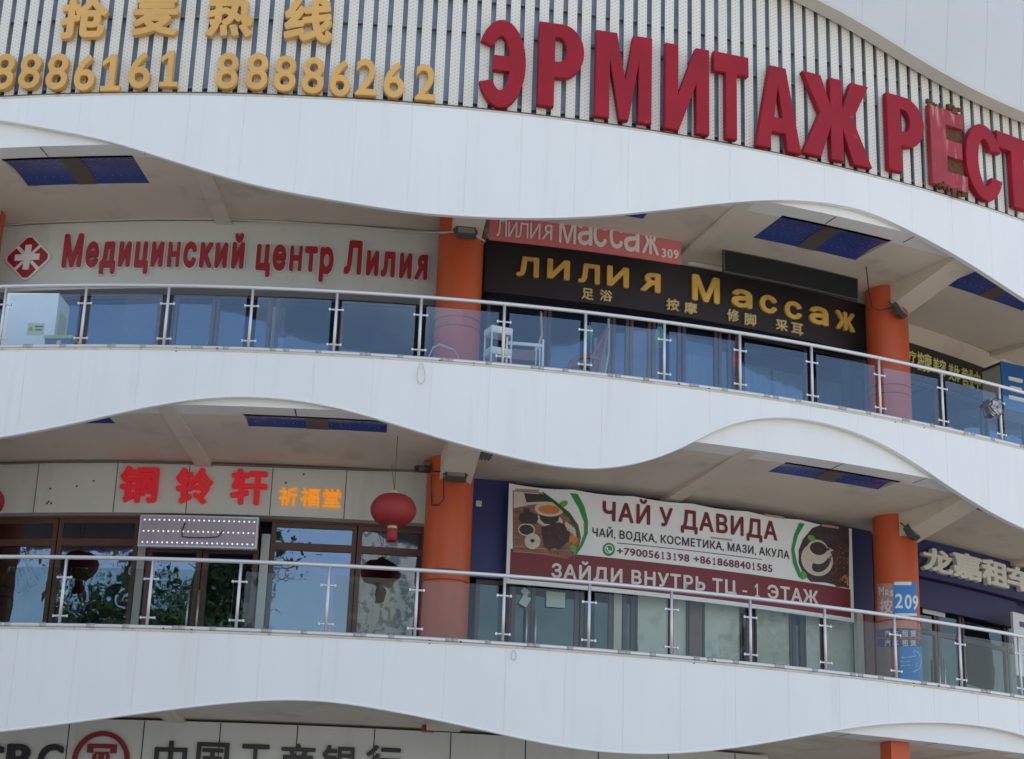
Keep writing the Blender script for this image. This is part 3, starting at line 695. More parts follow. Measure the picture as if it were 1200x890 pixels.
# ------------------------------------------------------------------ railings
def railing(Zb, first, step, n0, n1, glassm, label):
    rt = root('balcony_railing', label, 'railing', W(.2, R, Zb)); base = Vector(W(.2, R, Zb))
    As = [first + step * k for k in range(n0, n1)]
    tr_ = MB(); tr_.tube([W(As[0] + (As[-1] - As[0]) * i / 160, R, Zb + 1.055) for i in range(161)], .032, 12); part('handrail', tr_, M['steel'], rt)
    lo = MB(); lo.tube([W(As[0] + (As[-1] - As[0]) * i / 160, R + .035, Zb + .038) for i in range(161)], .034, 12); part('bottom_rail', lo, M['steel'], rt)
    pm = MB(); pm.tube([(0, 0, .02), (0, 0, 1.05)], .024, 12); pme = make_mesh('post', pm, M['steel'])
    cmb = MB(); cmb.tube([(-.115, 0, 0), (-.06, 0, 0), (.06, 0, 0), (.115, 0, 0)], [.009, .016, .016, .009], 8); cmb.box((-.10, 0, 0), (.028, .03, .036)); cmb.box((.10, 0, 0), (.028, .03, .036))
    cme = make_mesh('clamp', cmb, M['steel'])
    for a in As:
        p = inst('post', pme, rt, Vector(W(a, R, Zb)) - base, a)
        for dz in (.185, .755): inst('clamp', cme, p, (0, 0, dz))
    for a0, a1 in zip(As[:-1], As[1:]):
        gm = MB(); gm.arc(a0 + .0034, a1 - .0034, Zb + .075, Zb + .905, R - .006, R + .006, .03)
        part('glass_panel', gm, M[glassm], rt)
    sm_ = MB(); sm_.tube([(-.045, 0, 0), (.045, 0, 0)], .041, 10); sme = make_mesh('sleeve', sm_, M['steel_dull'])
    fm_ = MB(); fm_.box((0, 0, 0), (.03, .03, .06)); fme = make_mesh('foot', fm_, M['darkgrey'])
    for i, (a0, a1) in enumerate(zip(As[:-1], As[1:])):       # the short sleeves and feet that carry the bottom rail
        for tq in (.33, .42, .78):
            a = a0 + (a1 - a0) * (tq + random.uniform(-.05, .05)); inst('sleeve', sme, rt, Vector(W(a, R + .035, Zb + .038)) - base, a)
        for dq in ((.012, .031) if i % 3 == 1 else ()):
            a = a0 + dq + random.uniform(-.004, .004); inst('foot', fme, rt, Vector(W(a, R + .06, Zb - .02 + random.uniform(0, .03))) - base, a)
    return As
AS3 = railing(Z3, -.15938, .05295, -5, 19, 'rail_glass', 'steel and glass railing on the upper balcony, in front of the medical and massage signs')
AS2 = railing(Z2, -.09911, .05274, -6, 18, 'rail_glass_green', 'steel and glass railing on the lower balcony, in front of the tea banner')

# ------------------------------------------------------------------ big letters on the slatted screen
GR = 'red channel letters on the slatted screen'
RL = R + .01
def big(ch, box, label, worn=False):
    a, z, w_, h_ = px_box(box, RL + .14); w_ *= .955; vs, fs = big_raw(ch, w_, h_, .125, .014)
    mb = MB(); d0 = min(v.z for v in vs)
    mb.add([(v.x, -(v.z - d0), v.y) for v in vs], fs)
    loc = W(a, RL + .01, z)
    if not worn: thing('channel_letter', label, 'letter', mb, M['red'], loc, a, GR, local=True); return
    o = root('channel_letter', label, 'letter', loc, a, GR); part('face', mb, M['red_worn'], o, local=True)
    sc = MB()
    rnd = random.Random(3)
    for i in range(34):
        top = i % 2; x = rnd.uniform(-w_ / 2, w_ / 2); zz = (h_ / 2 + rnd.uniform(-.02, .10)) if top else (-h_ / 2 - rnd.uniform(-.02, .09))
        sc.box((x, -rnd.uniform(.03, .14), zz), (rnd.uniform(.02, .09), rnd.uniform(.02, .06), rnd.uniform(.03, .13)), Matrix.Identity(4))
    sc.box((w_ * .18, -.02, .02), (w_ * .62, .03, h_ * .94))
    part('exposed_frame', sc, M['rust'], o, local=True)
big('Э', (558, 19, 618, 128), 'large red letter Э, the rounded first letter of the big red row')
big('Р', (630, 24, 686, 129), 'large red letter Р standing between the rounded Э and the М')
big('М', (697, 34, 766, 145), 'large red letter М, wide with a deep V, in the big red row')
big('И', (779, 49, 833, 158), 'large red letter И, between М and Т in the big red row')
big('Т', (836, 59, 879, 166), 'large red letter Т between И and А')
big('А', (885, 72, 940, 180), 'large red letter А with a triangular hole, on the slatted screen')
big('Ж', (939, 82, 1023, 197), 'large red letter Ж with six arms, the widest of the red row')
big('Р', (1040, 108, 1085, 209), 'large red letter Р just left of the tattered Е')
big('Е', (1091, 122, 1134, 226), 'faded tattered red letter Е with rusty scraps at top and bottom', True)
big('С', (1133, 139, 1176, 241), 'large red letter С to the right of the tattered Е')
big('Т', (1170, 153, 1218, 252), 'large red letter Т cut off at the right edge of the photo')
GG = 'gold channel letters on the slatted screen'
def gold(ch, box, label, bold=.03):
    a, z, w_, h_ = px_box(box, RL + .12); mb = glyph(ch, w_, h_, .10, bold, .012)
    thing('channel_letter', label, 'letter', mb, M['gold'], W(a, RL + .01, z), a, GG, local=True)
gold('抢', (71, -7, 126, 45), 'gold Chinese character 抢, leftmost of the four above the numbers', .026)
gold('麦', (155, -8, 210, 41), 'gold Chinese character 麦, second of the four, above the digits 1 6 1', .026)
gold('热', (242, -8, 297, 43), 'gold Chinese character 热, with four feet, third of the four', .026)
gold('线', (333, -6, 390, 50), 'gold Chinese character 线, rightmost of the four', .026)
for ch, b, l in (('8', (-9, 62, 16, 105), 'gold digit 8 cut off by the left edge of the photo'),
                 ('8', (22, 62, 47, 104), 'gold digit 8, the first whole one from the left'),
                 ('8', (54, 62, 79, 105), 'gold digit 8 directly left of the first 6'),
                 ('6', (87, 63, 111, 106), 'gold digit 6 below the character 抢'),
                 ('1', (119, 63, 142, 106), 'gold digit 1 between the two 6s of the left number'),
                 ('6', (151, 60, 176, 103), 'gold digit 6 below the character 麦'),
                 ('1', (188, 59, 209, 101), 'gold digit 1 that ends the left number'),
                 ('8', (253, 61, 279, 104), 'gold digit 8 that begins the right number, below 热'),
                 ('8', (288, 61, 314, 105), 'gold digit 8, second digit of the right number'),
                 ('8', (321, 64, 347, 107), 'gold digit 8, third digit of the right number, below the left side of 线'),
                 ('8', (354, 66, 380, 110), 'gold digit 8, fourth digit of the right number, just before a 6'),
                 ('6', (387, 69, 411, 113), 'gold digit 6 right after the last 8'),
                 ('2', (417, 68, 442, 112), 'gold digit 2 between the two 6s of the right number'),
                 ('6', (450, 71, 474, 115), 'gold digit 6 between the two 2s'),
                 ('2', (487, 74, 511, 118), 'gold digit 2 that ends the right number')):
    gold(ch, b, l, .004)

# ------------------------------------------------------------------ signs
def board_sign(name, label, x0, x1, yref, r, z0, z1, m_, depth=.12, cat='sign'):
    a0, a1 = ang(x0, yref, r), ang(x1, yref, r); ac = (a0 + a1) / 2
    o = root(name, label, cat, W(ac, r - depth, z0), ac); mb = MB(); mb.arc(a0, a1, z0, z1, r - depth, r); part('board', mb, M[m_], o)
    return o
def letters(o, text, p0, p1, hpx, r, m_, depth, bold=.015, rim=None, name='letter'):
    for ch, a, z, w_, h_ in line(text, p0, p1, hpx, r, bold):
        lt = part(name, glue(glyph(ch, w_, h_, depth, bold, 0), a, r + .003, z), M[m_], o)
        if rim: part('letter_edge', glue(glyph(ch, w_ + rim, h_ + rim, depth * .6, bold + .014, 0), a, r + .002, z), M['sign_white'], lt)
def char(o, ch, box, r, m_, depth, bold=.03, rim=None):
    a, z, w_, h_ = px_box(box, r); p = part('letter', glue(glyph(ch, w_, h_, depth, bold, 0), a, r + .003, z), M[m_], o)
    return p, a, z, w_, h_

# 1 medical centre
MR = 21.52
o = board_sign('shop_sign', 'long pale grey sign with dark red Cyrillic letters and a red cross emblem', -200, 513, 300, MR, Z3 + 2.20, Z4 - .872, 'board', .32)
letters(o, 'Медицинский центр Лилия', (73, 315), (500, 330), 39, MR, 'sign_red', .06, .046, .035)
em = MB(); cx, cy = 33.5, 303.5; a, z, w_, h_ = px_box((7, 276, 61, 331), MR); X = Matrix.Translation(W(a, MR, z)) @ Matrix.Rotation(a, 4, 'Z')
def rdiamond(k, y):
    pts = []; c_ = .22
    for q in range(4):
        q0 = q * pi / 2; e = Vector((cos(q0), 0, sin(q0))); n_ = Vector((-sin(q0), 0, cos(q0)))
        for s_ in (-1, 0, 1): pts.append((e * (1 - c_ * .5 * abs(s_) - (0.10 if s_ == 0 else 0.0)) + n_ * s_ * c_ * .5) * k + Vector((0, y, 0)))
    return pts
hw_ = w_ / 2
def prism(mb, pts, depth, X):
    n_ = len(pts); mb.add(list(pts) + [Vector(p) - Vector((0, depth, 0)) for p in pts], [tuple(range(n_, 2 * n_))] + [(i, (i + 1) % n_, n_ + (i + 1) % n_, n_ + i) for i in range(n_)], M=X)
prism(em, rdiamond(hw_ * 1.05, 0), .05, X); e1 = part('emblem', em, M['sign_white'], o)
em = MB()
for q in range(4):     # four red quarters separated by a white saltire
    q0 = q * pi / 2; e = Vector((cos(q0), 0, sin(q0))); n_ = Vector((-sin(q0), 0, cos(q0)))
    pts = [e * hw_ * .10 + Vector((0, -.051, 0)), (e * .53 - n_ * .42) * hw_ + Vector((0, -.051, 0)), (e * .86 - n_ * .10) * hw_ + Vector((0, -.051, 0)), (e * .86 + n_ * .10) * hw_ + Vector((0, -.051, 0)), (e * .53 + n_ * .42) * hw_ + Vector((0, -.051, 0))]
    prism(em, pts, .012, X)
part('red_quarter', em, M['sign_red'], e1)
em = MB(); k = hw_
em.box((0, -.07, 0), (.26 * k, .02, 1.06 * k), X); em.box((-.33 * k, -.07, 0), (.398 * k, .02, .26 * k), X); em.box((.33 * k, -.07, 0), (.398 * k, .02, .26 * k), X)
part('white_cross', em, M['sign_white'], e1)
# 2 black massage board
BR = 21.58
o = board_sign('shop_sign', 'long black sign with golden Cyrillic massage lettering over small golden Chinese characters', 567, 1021, 350, BR, Z4 - 1.93, Z4 - .935, 'black_board', .30)
for ch, b in (('Л', (605, 301, 631, 327)), ('И', (640.5, 304, 667, 330)), ('Л', (677, 309, 702, 335)), ('И', (710.5, 312, 736, 339)), ('Я', (749, 319, 773, 345)),
              ('М', (810, 322, 842, 358)), ('а', (856, 338, 880, 364)), ('с', (889, 345, 909, 370)), ('с', (918, 352, 938, 377)), ('а', (947, 358, 969, 384)), ('ж', (978, 364, 1000, 391))):
    char(o, ch, b, BR, 'goldleaf', .05, .034)
for ch, b in (('足', (681, 338, 695, 353)), ('浴', (702, 340, 717, 355)), ('按', (780, 350, 795, 366)), ('摩', (801, 354, 816, 370)), ('修', (851, 362, 865, 379)), ('脚', (871, 367, 885, 384)), ('采', (908, 374, 922, 390)), ('耳', (926, 378, 940, 395))):
    char(o, ch, b, BR, 'goldpale', .035, .025)
tr_ = MB(); tr_.arc(ang(567, 350, BR), ang(1021, 350, BR), Z4 - .935, Z4 - .865, BR - .3, BR + .06); part('top_trim', tr_, M['cornice'], o)
# 3 faded red massage sign hanging from the soffit
HR = 22.35
o = board_sign('hanging_sign', 'faded red strip sign with pale Cyrillic lettering and 309, tucked under the white band', 573, 798, 280, HR, Z4 - 1.29, Z4 - .852, 'pinkred', .03)
for ch, b in (('Л', (582, 257, 594, 278)), ('И', (595.5, 260, 606, 279)), ('Л', (606.5, 261, 619, 280)), ('И', (621, 262, 633, 281)), ('Я', (635, 263, 647, 282))): char(o, ch, b, HR, 'paleletter', .012, .0)
for ch, b in (('М', (655, 258, 675, 287)), ('а', (677, 259, 694, 289)), ('с', (695, 259, 711, 291)), ('с', (714, 262, 730, 293)), ('а', (731, 264, 749, 297)), ('ж', (752, 268, 772, 300))): char(o, ch, b, HR, 'paleletter', .012, .012)
letters(o, '309', (775, 302), (795, 304), 11, HR, 'paleletter', .01, .03)
# 4 unlit LED display
a0, a1 = .350, .4765; ac = (a0 + a1) / 2
o = root('led_display', 'unlit long black display strip above the black massage sign', 'display', W(ac, HR, Z4 - 1.28), ac)
mb = MB(); mb.arc(a0, a1, Z4 - 1.285, Z4 - .853, HR - .06, HR); part('frame', mb, M['darkgrey'], o)
mb = MB(); mb.arc(a0 + .0012, a1 - .0012, Z4 - 1.262, Z4 - .876, HR + .001, HR + .004); part('screen', mb, M['led_off'], o)
# 5 yellow characters board at the right
YR = 21.30
o = board_sign('shop_sign', 'small black framed board with yellow Chinese characters right of the upper orange column', 1040, 1154, 425, YR, Z3 + 2.31, Z3 + 3.02, 'black_board', .08)
for ch, b in zip('理疗按摩美容美体营业中', [(1046, 410, 1062, 429), (1063, 409, 1073, 425), (1074.5, 411, 1082, 434), (1082.5, 413, 1091, 436), (1093, 418, 1100, 437), (1100.5, 420, 1108, 440), (1111, 425, 1117, 445), (1117.5, 427, 1124, 447), (1127, 430, 1134, 452), (1134.5, 432, 1141, 454), (1141.5, 434, 1148, 457)]):
    M.setdefault('yellow', mat('yellow_letter', (.80, .74, .26), .5, emit=0)); x0, y0, x1, y1 = b; char(o, ch, (x0, y0 + 1, x1, y1 + 2), YR, 'yellow', .02, .008)
# 6 blue projecting light box
a, z = cyl(1190, 458, 22.3)
o = root('projecting_sign', 'blue light box with white Chinese characters jutting out at the right edge of the photo', 'sign', W(a, 22.0, z), a)
X = Matrix.Translation(W(a, 22.0, z)) @ Matrix.Rotation(a - .18, 4, 'Z'); x0 = -.36
mb = MB(); mb.box((x0 + .62, -.4, 0), (1.30, .03, .96), X); part('face', mb, M['blue_sign'], o)
mb = MB(); mb.box((x0 + .62, -.13, 0), (1.28, .50, .94), X); part('casing', mb, M['sign_side'], o)
mb = MB(); mb.box((x0 - .03, -.13, .44), (.012, .5, .05), X); part('edge_strip', mb, M['dark'], o)
for ch, cx in (('三', .30), ('亚', .78)):
    gm = glyph(ch, .40, .46, .02, .03, 0); gm.v = [X @ (v + Vector((x0 + cx, -.418, -.03))) for v in gm.v]; part('letter', gm, M['white'], o)
# 7 red Chinese sign, lower left
TRD = 21.36
o = board_sign('shop_sign', 'pale grey sign with three glowing red and three small orange Chinese characters', -200, 503, 575, TRD, Z2 + 2.56, Z3 - .872, 'board', .26)
for x in (42, 135, 220, 318, 405):
    jm = MB(); aj = ang(x, 575, TRD); jm.arc(aj - .0003, aj + .0003, Z2 + 2.565, Z3 - .875, TRD, TRD + .002, .02); part('board_joint', jm, M['dark'], o)
for ch, b in (('铜', (141, 547, 186, 590)), ('铃', (206, 549, 250, 592)), ('轩', (271, 550, 314, 593))): char(o, ch, b, TRD, 'lit_red', .07, .032)
for ch, b in (('祈', (327, 571, 349, 594)), ('福', (352, 572, 375, 595)), ('堂', (378, 573, 400, 596))): char(o, ch, b, TRD, 'lit_orange', .04, .02)
hm = MB()
for x, y in ((59, 573), (90, 570), (110, 564), (57, 588), (55, 590), (60, 590), (356, 556), (335, 566)): a, z = cyl(x, y, TRD); hm.box((0, -.003, 0), (.03, .006, .03), Matrix.Translation(W(a, TRD, z)) @ Matrix.Rotation(a, 4, 'Z'))
part('bolt_hole', hm, M['dark'], o)
# 8 LED dot sign over the brown double door
a0, z1 = cyl(167, 606, 21.5); a1, _ = cyl(301, 612, 21.5); ac = (a0 + a1) / 2; zt = zof(234, 607, 21.5); zb = zof(234, 640, 21.5)
o = root('light_sign', 'framed mauve panel with three rows of white light dots above the brown double door', 'sign', W(ac, 21.4, zb), ac)
mb = MB(); mb.arc(a0, a1, zb, zt, 21.42, 21.5); part('panel', mb, M['panel_grey'], o)
mb = MB(); k = .03 / 21.5
mb.arc(a0, a1, zt, zt + .03, 21.41, 21.52); mb.arc(a0, a1, zb - .03, zb, 21.41, 21.52); mb.arc(a0 - k, a0, zb - .03, zt + .03, 21.41, 21.52); mb.arc(a1, a1 + k, zb - .03, zt + .03, 21.41, 21.52); part('frame', mb, M['panel_frame'], o)
mb = MB()
for row in (.1, .5, .9):
    for i in range(23):
        a = a0 + (a1 - a0) * (i + .5) / 23; X = Matrix.Translation(W(a, 21.503, zb + (zt - zb) * row)) @ Matrix.Rotation(a, 4, 'Z')
        mb.add([X @ Vector((.015 * cos(q * pi / 4), 0, .015 * sin(q * pi / 4))) for q in range(8)], [tuple(range(8))])
part('light_dot', mb, M['led_dot'], o)
wl = MB(); wl.tube([W(*(lambda q: (q[0], 21.51, q[1]))(cyl(x, y, 21.51))) for x, y in ((217, 613), (213.5, 622), (213.5, 629), (220, 630), (240, 630.5), (255, 629.5), (262, 622))], .010, 5); part('loose_wire', wl, M['black'], o)
# 9 tea banner
VR = 21.46
o = root('banner', 'white and maroon vinyl banner for tea with a teacup picture at each end', 'banner', W(.342, VR - .02, Z2 + 1.66), .342)
bz0, bz1 = Z2 + 1.655, Z2 + 3.33; ba0, ba1 = ang(597, 620, VR), ang(997, 660, VR)
mb = MB(); nI = 60; nJ = 8; vs = []
for i in range(nI + 1):
    for j in range(nJ + 1):
        a = ba0 + (ba1 - ba0) * i / nI; tt = j / nJ; sag = -.03 * abs(sin(i * pi / 10)) * (tt ** 6); vs.append(W(a, VR, bz0 + (bz1 - bz0) * tt + sag))
mb.add(vs, [(i * (nJ + 1) + j, (i + 1) * (nJ + 1) + j, (i + 1) * (nJ + 1) + j + 1, i * (nJ + 1) + j + 1) for i in range(nI) for j in range(nJ)], True); part('sheet', mb, M['banner_white'], o)
mb = MB(); mb.arc(ba0 - .0015, ba1 + .0015, bz0 - .03, bz0 + .03, VR - .03, VR + .012); mb.arc(ba0 - .0015, ba0 + .0012, bz0 + .03, bz1, VR - .03, VR + .012); mb.arc(ba1 - .0012, ba1 + .0015, bz0 + .03, bz1, VR - .03, VR + .012); part('frame', mb, M['white'], o)
def pr(name, m_, poly, k): return part(name, decal(poly, VR + .003 * k), M[m_], o)
mb = MB(); mb.arc(ba0 + .0014, ba1 - .0014, bz0 + .045, Z2 + 2.215, VR + .001, VR + .003); part('maroon_band', mb, M['banner_red'], o)
# tea table picture
pic = [(601, 575), (632, 577), (650, 587), (668, 601), (678, 616), (681, 630), (678, 643), (670, 652), (664, 655), (640, 651), (601, 646)]
pr('tea_picture', 'wood_print', pic, 2)
pr('tea_picture', 'cream', [(602, 576), (630, 578), (652, 590), (650, 596), (640, 590), (620, 592), (602, 596)], 3)
pr('tea_picture', 'darkprint', [(614, 578), (638, 580), (650, 589), (640, 588), (617, 589)], 4)
pr('tea_picture', 'cream', ellp(644, 610, 15.5, 8, 8), 3)
pr('tea_picture', 'clay', [(631, 598), (657, 600), (654, 611), (648, 615), (638, 614), (633, 609)], 4)
pr('tea_picture', 'cream', ellp(643.5, 597, 17, 8.6, 4), 4.5); pr('tea_picture', 'tea', ellp(643.5, 597.5, 12.5, 5.2, 4), 5.5)
pr('tea_picture', 'clay', [(613, 596), (620, 596), (621, 600), (629, 603), (631, 608), (628, 614), (612, 614), (608, 609), (609, 603), (614, 601)], 5)
pr('tea_picture', 'cream', ellp(617, 621, 10, 7.5, 5), 3.5); pr('tea_picture', 'clay', ellp(617, 621, 8.5, 6, 5), 4.5)
pr('tea_picture', 'clay', [(634, 618), (655, 612), (668, 618), (667, 634), (660, 640), (655, 645), (650, 642), (643, 645), (638, 641), (636, 632)], 3.2)
pr('tea_picture', 'cream', ellp(624, 634.5, 9.3, 9.3, 0), 5.5); pr('tea_picture', 'clay', ellp(624, 634, 2.6, 2.2, 0), 6.5)
pr('tea_picture', 'leafprint', ellp(660, 591, 6, 3.4, -30, 14), 6); pr('tea_picture', 'leafprint', ellp(672, 643, 5, 3.2, 60, 14), 4)
pr('green_swoosh', 'green', [(668, 578), (677, 579), (685, 594), (689, 610), (689, 625), (683, 640), (676, 650), (671, 653), (679, 640), (684.5, 626), (684.5, 612), (679, 597)], 3)
pr('green_swoosh', 'green_dark', [(634, 577), (637, 577), (652, 588), (670, 604), (677, 618), (679, 630), (676, 630), (674, 619), (667, 606), (650, 591)], 6.8)
# coffee picture
pic = [(983, 615), (995, 618), (995, 690), (968, 683), (950, 682), (941, 672), (936, 660), (936, 645), (941, 632), (952, 619), (966, 614)]
pr('coffee_picture', 'darkprint', pic, 2)
pr('coffee_picture', 'coffee', [(995, 636), (986, 640), (976, 645), (971, 656), (976, 668), (972, 676), (980, 688), (995, 689)], 3)
pr('coffee_picture', 'cream', ellp(957.5, 656, 18, 20, -35), 3); pr('coffee_picture', 'darkprint', ellp(962, 661.5, 11.5, 8, -35), 4)
pr('coffee_picture', 'cream', ellp(958, 647, 13, 14.5, -20), 5); pr('coffee_picture', 'cream', [(966, 640), (977, 645), (970, 648)], 5)
pr('coffee_picture', 'clay', ellp(959, 643, 10, 7.5, 15), 6); pr('coffee_picture', 'darkprint', ellp(970, 644, 2.2, 1.6), 6)
pr('coffee_picture', 'leafprint', ellp(951, 631, 5, 3.4, 30, 14), 6.5); pr('coffee_picture', 'orange_print', [(984, 678), (994, 672), (994, 687)], 4); pr('coffee_picture', 'leafprint', ellp(942, 674, 3.2, 5, -30, 14), 4)
pr('green_swoosh', 'green', [(937, 613), (943, 614), (935, 628), (931, 644), (934, 660), (942, 680), (936, 676), (929.5, 660), (927.5, 644), (931, 627)], 5)
pr('thin_rule', 'ink', [(723, 636), (893, 655.5), (893, 656.3), (723, 636.9)], 2)
for poly in ([(604, 573), (632, 574), (632, 576.5), (604, 575.5)], [(896, 602.2), (919, 606), (919, 608.5), (896, 604.8)], [(963, 614.5), (983, 617.5), (983, 620), (963, 617)], [(833, 629.2), (858, 632.2), (858, 634), (833, 631)]): pr('tape_strip', 'tape', poly, 7.2)
printed('ЧАЙ У ДАВИДА', (706, 610), (911, 634), 23, VR + .006, .03, 'title_lettering', M['maroon'], o)
printed('ЧАЙ, ВОДКА, КОСМЕТИКА, МАЗИ, АКУЛА', (694, 628.5), (925, 655.5), 10, VR + .006, .02, 'printed_lettering', M['ink'], o)
printed('+79005613198 +8618688401585', (723, 650), (905, 671), 9.2, VR + .006, .018, 'printed_lettering', M['maroon'], o)
printed('ЗАЙДИ ВНУТРЬ ТЦ - 1 ЭТАЖ', (646, 677), (959, 709), 17, VR + .008, .03, 'slogan_lettering', M['paleletter'], o)
pr('phone_badge', 'green', ellp(713.5, 644, 7.3, 7.8), 2); 
ring = ellp(713.5, 643.6, 5, 5.2, 0, 24); inner = ellp(713.5, 643.6, 4.0, 4.2, 0, 24)
rnd = random.Random(11)
for k_ in range(3):
    bn = MB()
    for q in range(26):
        x = 994 - abs(rnd.gauss(0, 8)); y = rnd.uniform(636 + (994 - x) * .3, 688 - (994 - x) * .12)
        if x > 973: m1 = decal(ellp(x, y, rnd.uniform(1.0, 1.9), rnd.uniform(.7, 1.2), rnd.uniform(0, 180), 8), VR + .0125 + .0004 * k_); bn.add(m1.v, m1.f)
    part('coffee_bean', bn, (M['coffee'], M['wood'], M['clay'])[k_], o)['kind'] = 'stuff'
lf = MB()
for q in range(46):
    x, y = rnd.gauss(652, 8), rnd.gauss(629, 8)
    m1 = decal(ellp(x, y, rnd.uniform(1.2, 2.6), rnd.uniform(.4, .8), rnd.uniform(0, 180), 7), VR + .0125); lf.add(m1.v, m1.f)
part('tea_leaf', lf, M['coffee'], o)['kind'] = 'stuff'
for y in (640, 646): pr('tea_picture', 'orange_print', [(602, y), (640, y + 3), (664, y + 6), (640, y + 4), (602, y + 1)], 2.6)
for x in (665, 669, 673): pr('tea_picture', 'cream', ellp(x, 617 + (x - 665) * .8, 2.3, 6, -20, 14), 4 + (x - 665) * .1)
pr('tea_picture', 'tea', ellp(672, 632, 5, 6, 10, 16), 3.4)
rb = MB(); vo = [cyl(x, y, VR + .009) for x, y in ring]; vi = [cyl(x, y, VR + .009) for x, y in inner]
rb.add([W(a, VR + .009, z) for a, z in vo] + [W(a, VR + .009, z) for a, z in vi], [(i, (i + 1) % 24, 24 + (i + 1) % 24, 24 + i) for i in range(24)]); part('badge_ring', rb, M['white'], o)
pr('badge_handset', 'white', [(711, 641), (712.4, 641.2), (712.8, 643), (712.2, 643.6), (714, 645.6), (714.8, 645), (716.4, 646), (716, 647.2), (714.3, 647.6), (711.6, 645), (710.6, 642.6)], 3)
# 10 navy sign with white letters at the right
NR = 21.38
o = board_sign('shop_sign', 'navy blue sign with thick white Chinese letters right of the lower orange column', 1060, 1300, 650, NR, Z2 + 2.735, Z3 - .872, 'navy', .18)
M['letter_bone'] = mat('bone_white_letter', (.76, .74, .66), .45, 0, .06, 4)
for ch, b in (('龙', (1077, 641, 1112, 676)), ('嘉', (1112, 646, 1146, 684)), ('租', (1146, 654, 1177, 692)), ('车', (1175, 662, 1207, 698))): char(o, ch, b, NR, 'letter_bone', .10, .036)
# 11 bank sign
KR = 21.72
o = board_sign('bank_sign', 'pale band of square panels with black bank lettering and a red ring emblem', -200, 900, 870, KR, Z2 - 2.35, Z2 - .90, 'board', .3)
for k in range(-6, 11):
    jm = MB(); aj = -.128 + .0556 * k; jm.arc(aj - .0004, aj + .0004, Z2 - 2.34, Z2 - .905, KR, KR + .003, .02); part('board_joint', jm, M['dark'], o)
for ch, b in (('I', (-52, 872, -42, 910)), ('C', (-38, 872, 4, 910)), ('B', (8, 872, 39, 910)), ('C', (45, 872, 74, 910)), ('中', (181, 868, 219, 912)), ('国', (230, 870, 268, 912)), ('工', (281, 872, 317, 911)), ('商', (329, 871, 369, 914)), ('银', (377, 873, 418, 916)), ('行', (428, 873, 470, 918))):
    char(o, ch, b, KR, 'bank_black', .05, .018 if ord(ch) > 255 else .03)
a, z, w_, h_ = px_box((85, 858, 152, 926), KR); X = Matrix.Translation(W(a, KR, z)) @ Matrix.Rotation(a, 4, 'Z'); k = w_ / 2
em = MB(); n_ = 48; vs = []
for i in range(n_):
    q = 2 * pi * i / n_
    for rr, y in ((k, 0), (k, -.05), (k * .84, -.05), (k * .84, 0)): vs.append((rr * cos(q), y, rr * sin(q)))
em.add(vs, [(i * 4 + j, ((i + 1) % n_) * 4 + j, ((i + 1) % n_) * 4 + (j + 1) % 4, i * 4 + (j + 1) % 4) for i in range(n_) for j in range(4)], M=X)
part('emblem_ring', em, M['bank_red'], o)
em = MB()
for (x, zz, ww, hh) in ((0, .49, 1.02, .14), (-.41, .34, .20, .16), (.41, .34, .20, .16), (0, .26, .46, .08), (-.24, .12, .10, .20), (.24, .12, .10, .20), (0, .02, .16, .40), (0, -.49, 1.02, .14), (-.41, -.34, .20, .16), (.41, -.34, .20, .16), (0, -.26, .46, .08)):
    em.box((x * k, -.025, zz * k), (ww * k, .05, hh * k), X)
part('emblem_core', em, M['bank_red'], o)

# ------------------------------------------------------------------ posters on the lower right column
ca_ = CA[3]; cc = W(ca_, RC, 0)
xL, xR = 1022.5, 1076.0
def onc(px, py, rr):
    t = max(-.99, min(.99, (px - (xL + xR) / 2 - (py - 700) * .035) / ((xR - xL) / 2)))
    view = atan2(cc.x, cc.y)          # direction from the street to the column
    ph = math.asin(t)
    d = Vector((sin(ph) * cos(view) - cos(ph) * sin(view), -sin(ph) * sin(view) - cos(ph) * cos(view), 0))
    P = cc + d * rr; z = zof(px, py, 22.0); tq = cyl(px, py, 22.1)
    # height where the sight line meets that spot
    d2 = ray(px, py); hd = hypot(P.x, P.y) / hypot(d2.x, d2.y); return Vector((P.x, P.y, EYE + d2.z * hd))
def cpatch(px0, py0, px1, py1, rr, skew=.12):
    mb = MB(); n = 10; m_ = 3; vs = []
    for i in range(n + 1):
        x = px0 + (px1 - px0) * i / n
        for j in range(m_ + 1): vs.append(onc(x, py0 + (py1 - py0) * j / m_, rr))
    q = m_ + 1
    mb.add(vs, [(i * q + j, i * q + j + 1, (i + 1) * q + j + 1, (i + 1) * q + j) for i in range(n) for j in range(m_)], True); return mb
def cstroke(pts, rr, wpx):
    mb = MB(); mb.tube([onc(x, y, rr) for x, y in pts], wpx / 75, 5); return mb
def ctext(ch, b, rr, bold=.02):
    vs, fs = raw(ch, bold); x0 = min(v.x for v in vs); x1 = max(v.x for v in vs); y0 = min(v.y for v in vs); y1 = max(v.y for v in vs)
    mb = MB(); mb.add([onc(b[0] + (v.x - x0) / (x1 - x0) * (b[2] - b[0]), b[3] + (v.y - y0) / (y1 - y0) * (b[1] - b[3]), rr) for v in vs], fs); return mb
o = root('poster', 'layered faded posters with a blue 209 patch wrapped round the lower right orange column', 'poster', (cc.x, cc.y, f2))
part('pink_sheet', cpatch(1026, 684, 1048, 732, CR_ + .004), M['poster_pink'], o)
part('blue_sheet', cpatch(1045, 683, 1072, 722, CR_ + .007), M['poster_blue'], o)
part('white_edge', join(cpatch(1046, 682, 1066, 686, CR_ + .010), cpatch(1047, 719, 1072, 722, CR_ + .010)), M['white_plastic'], o)
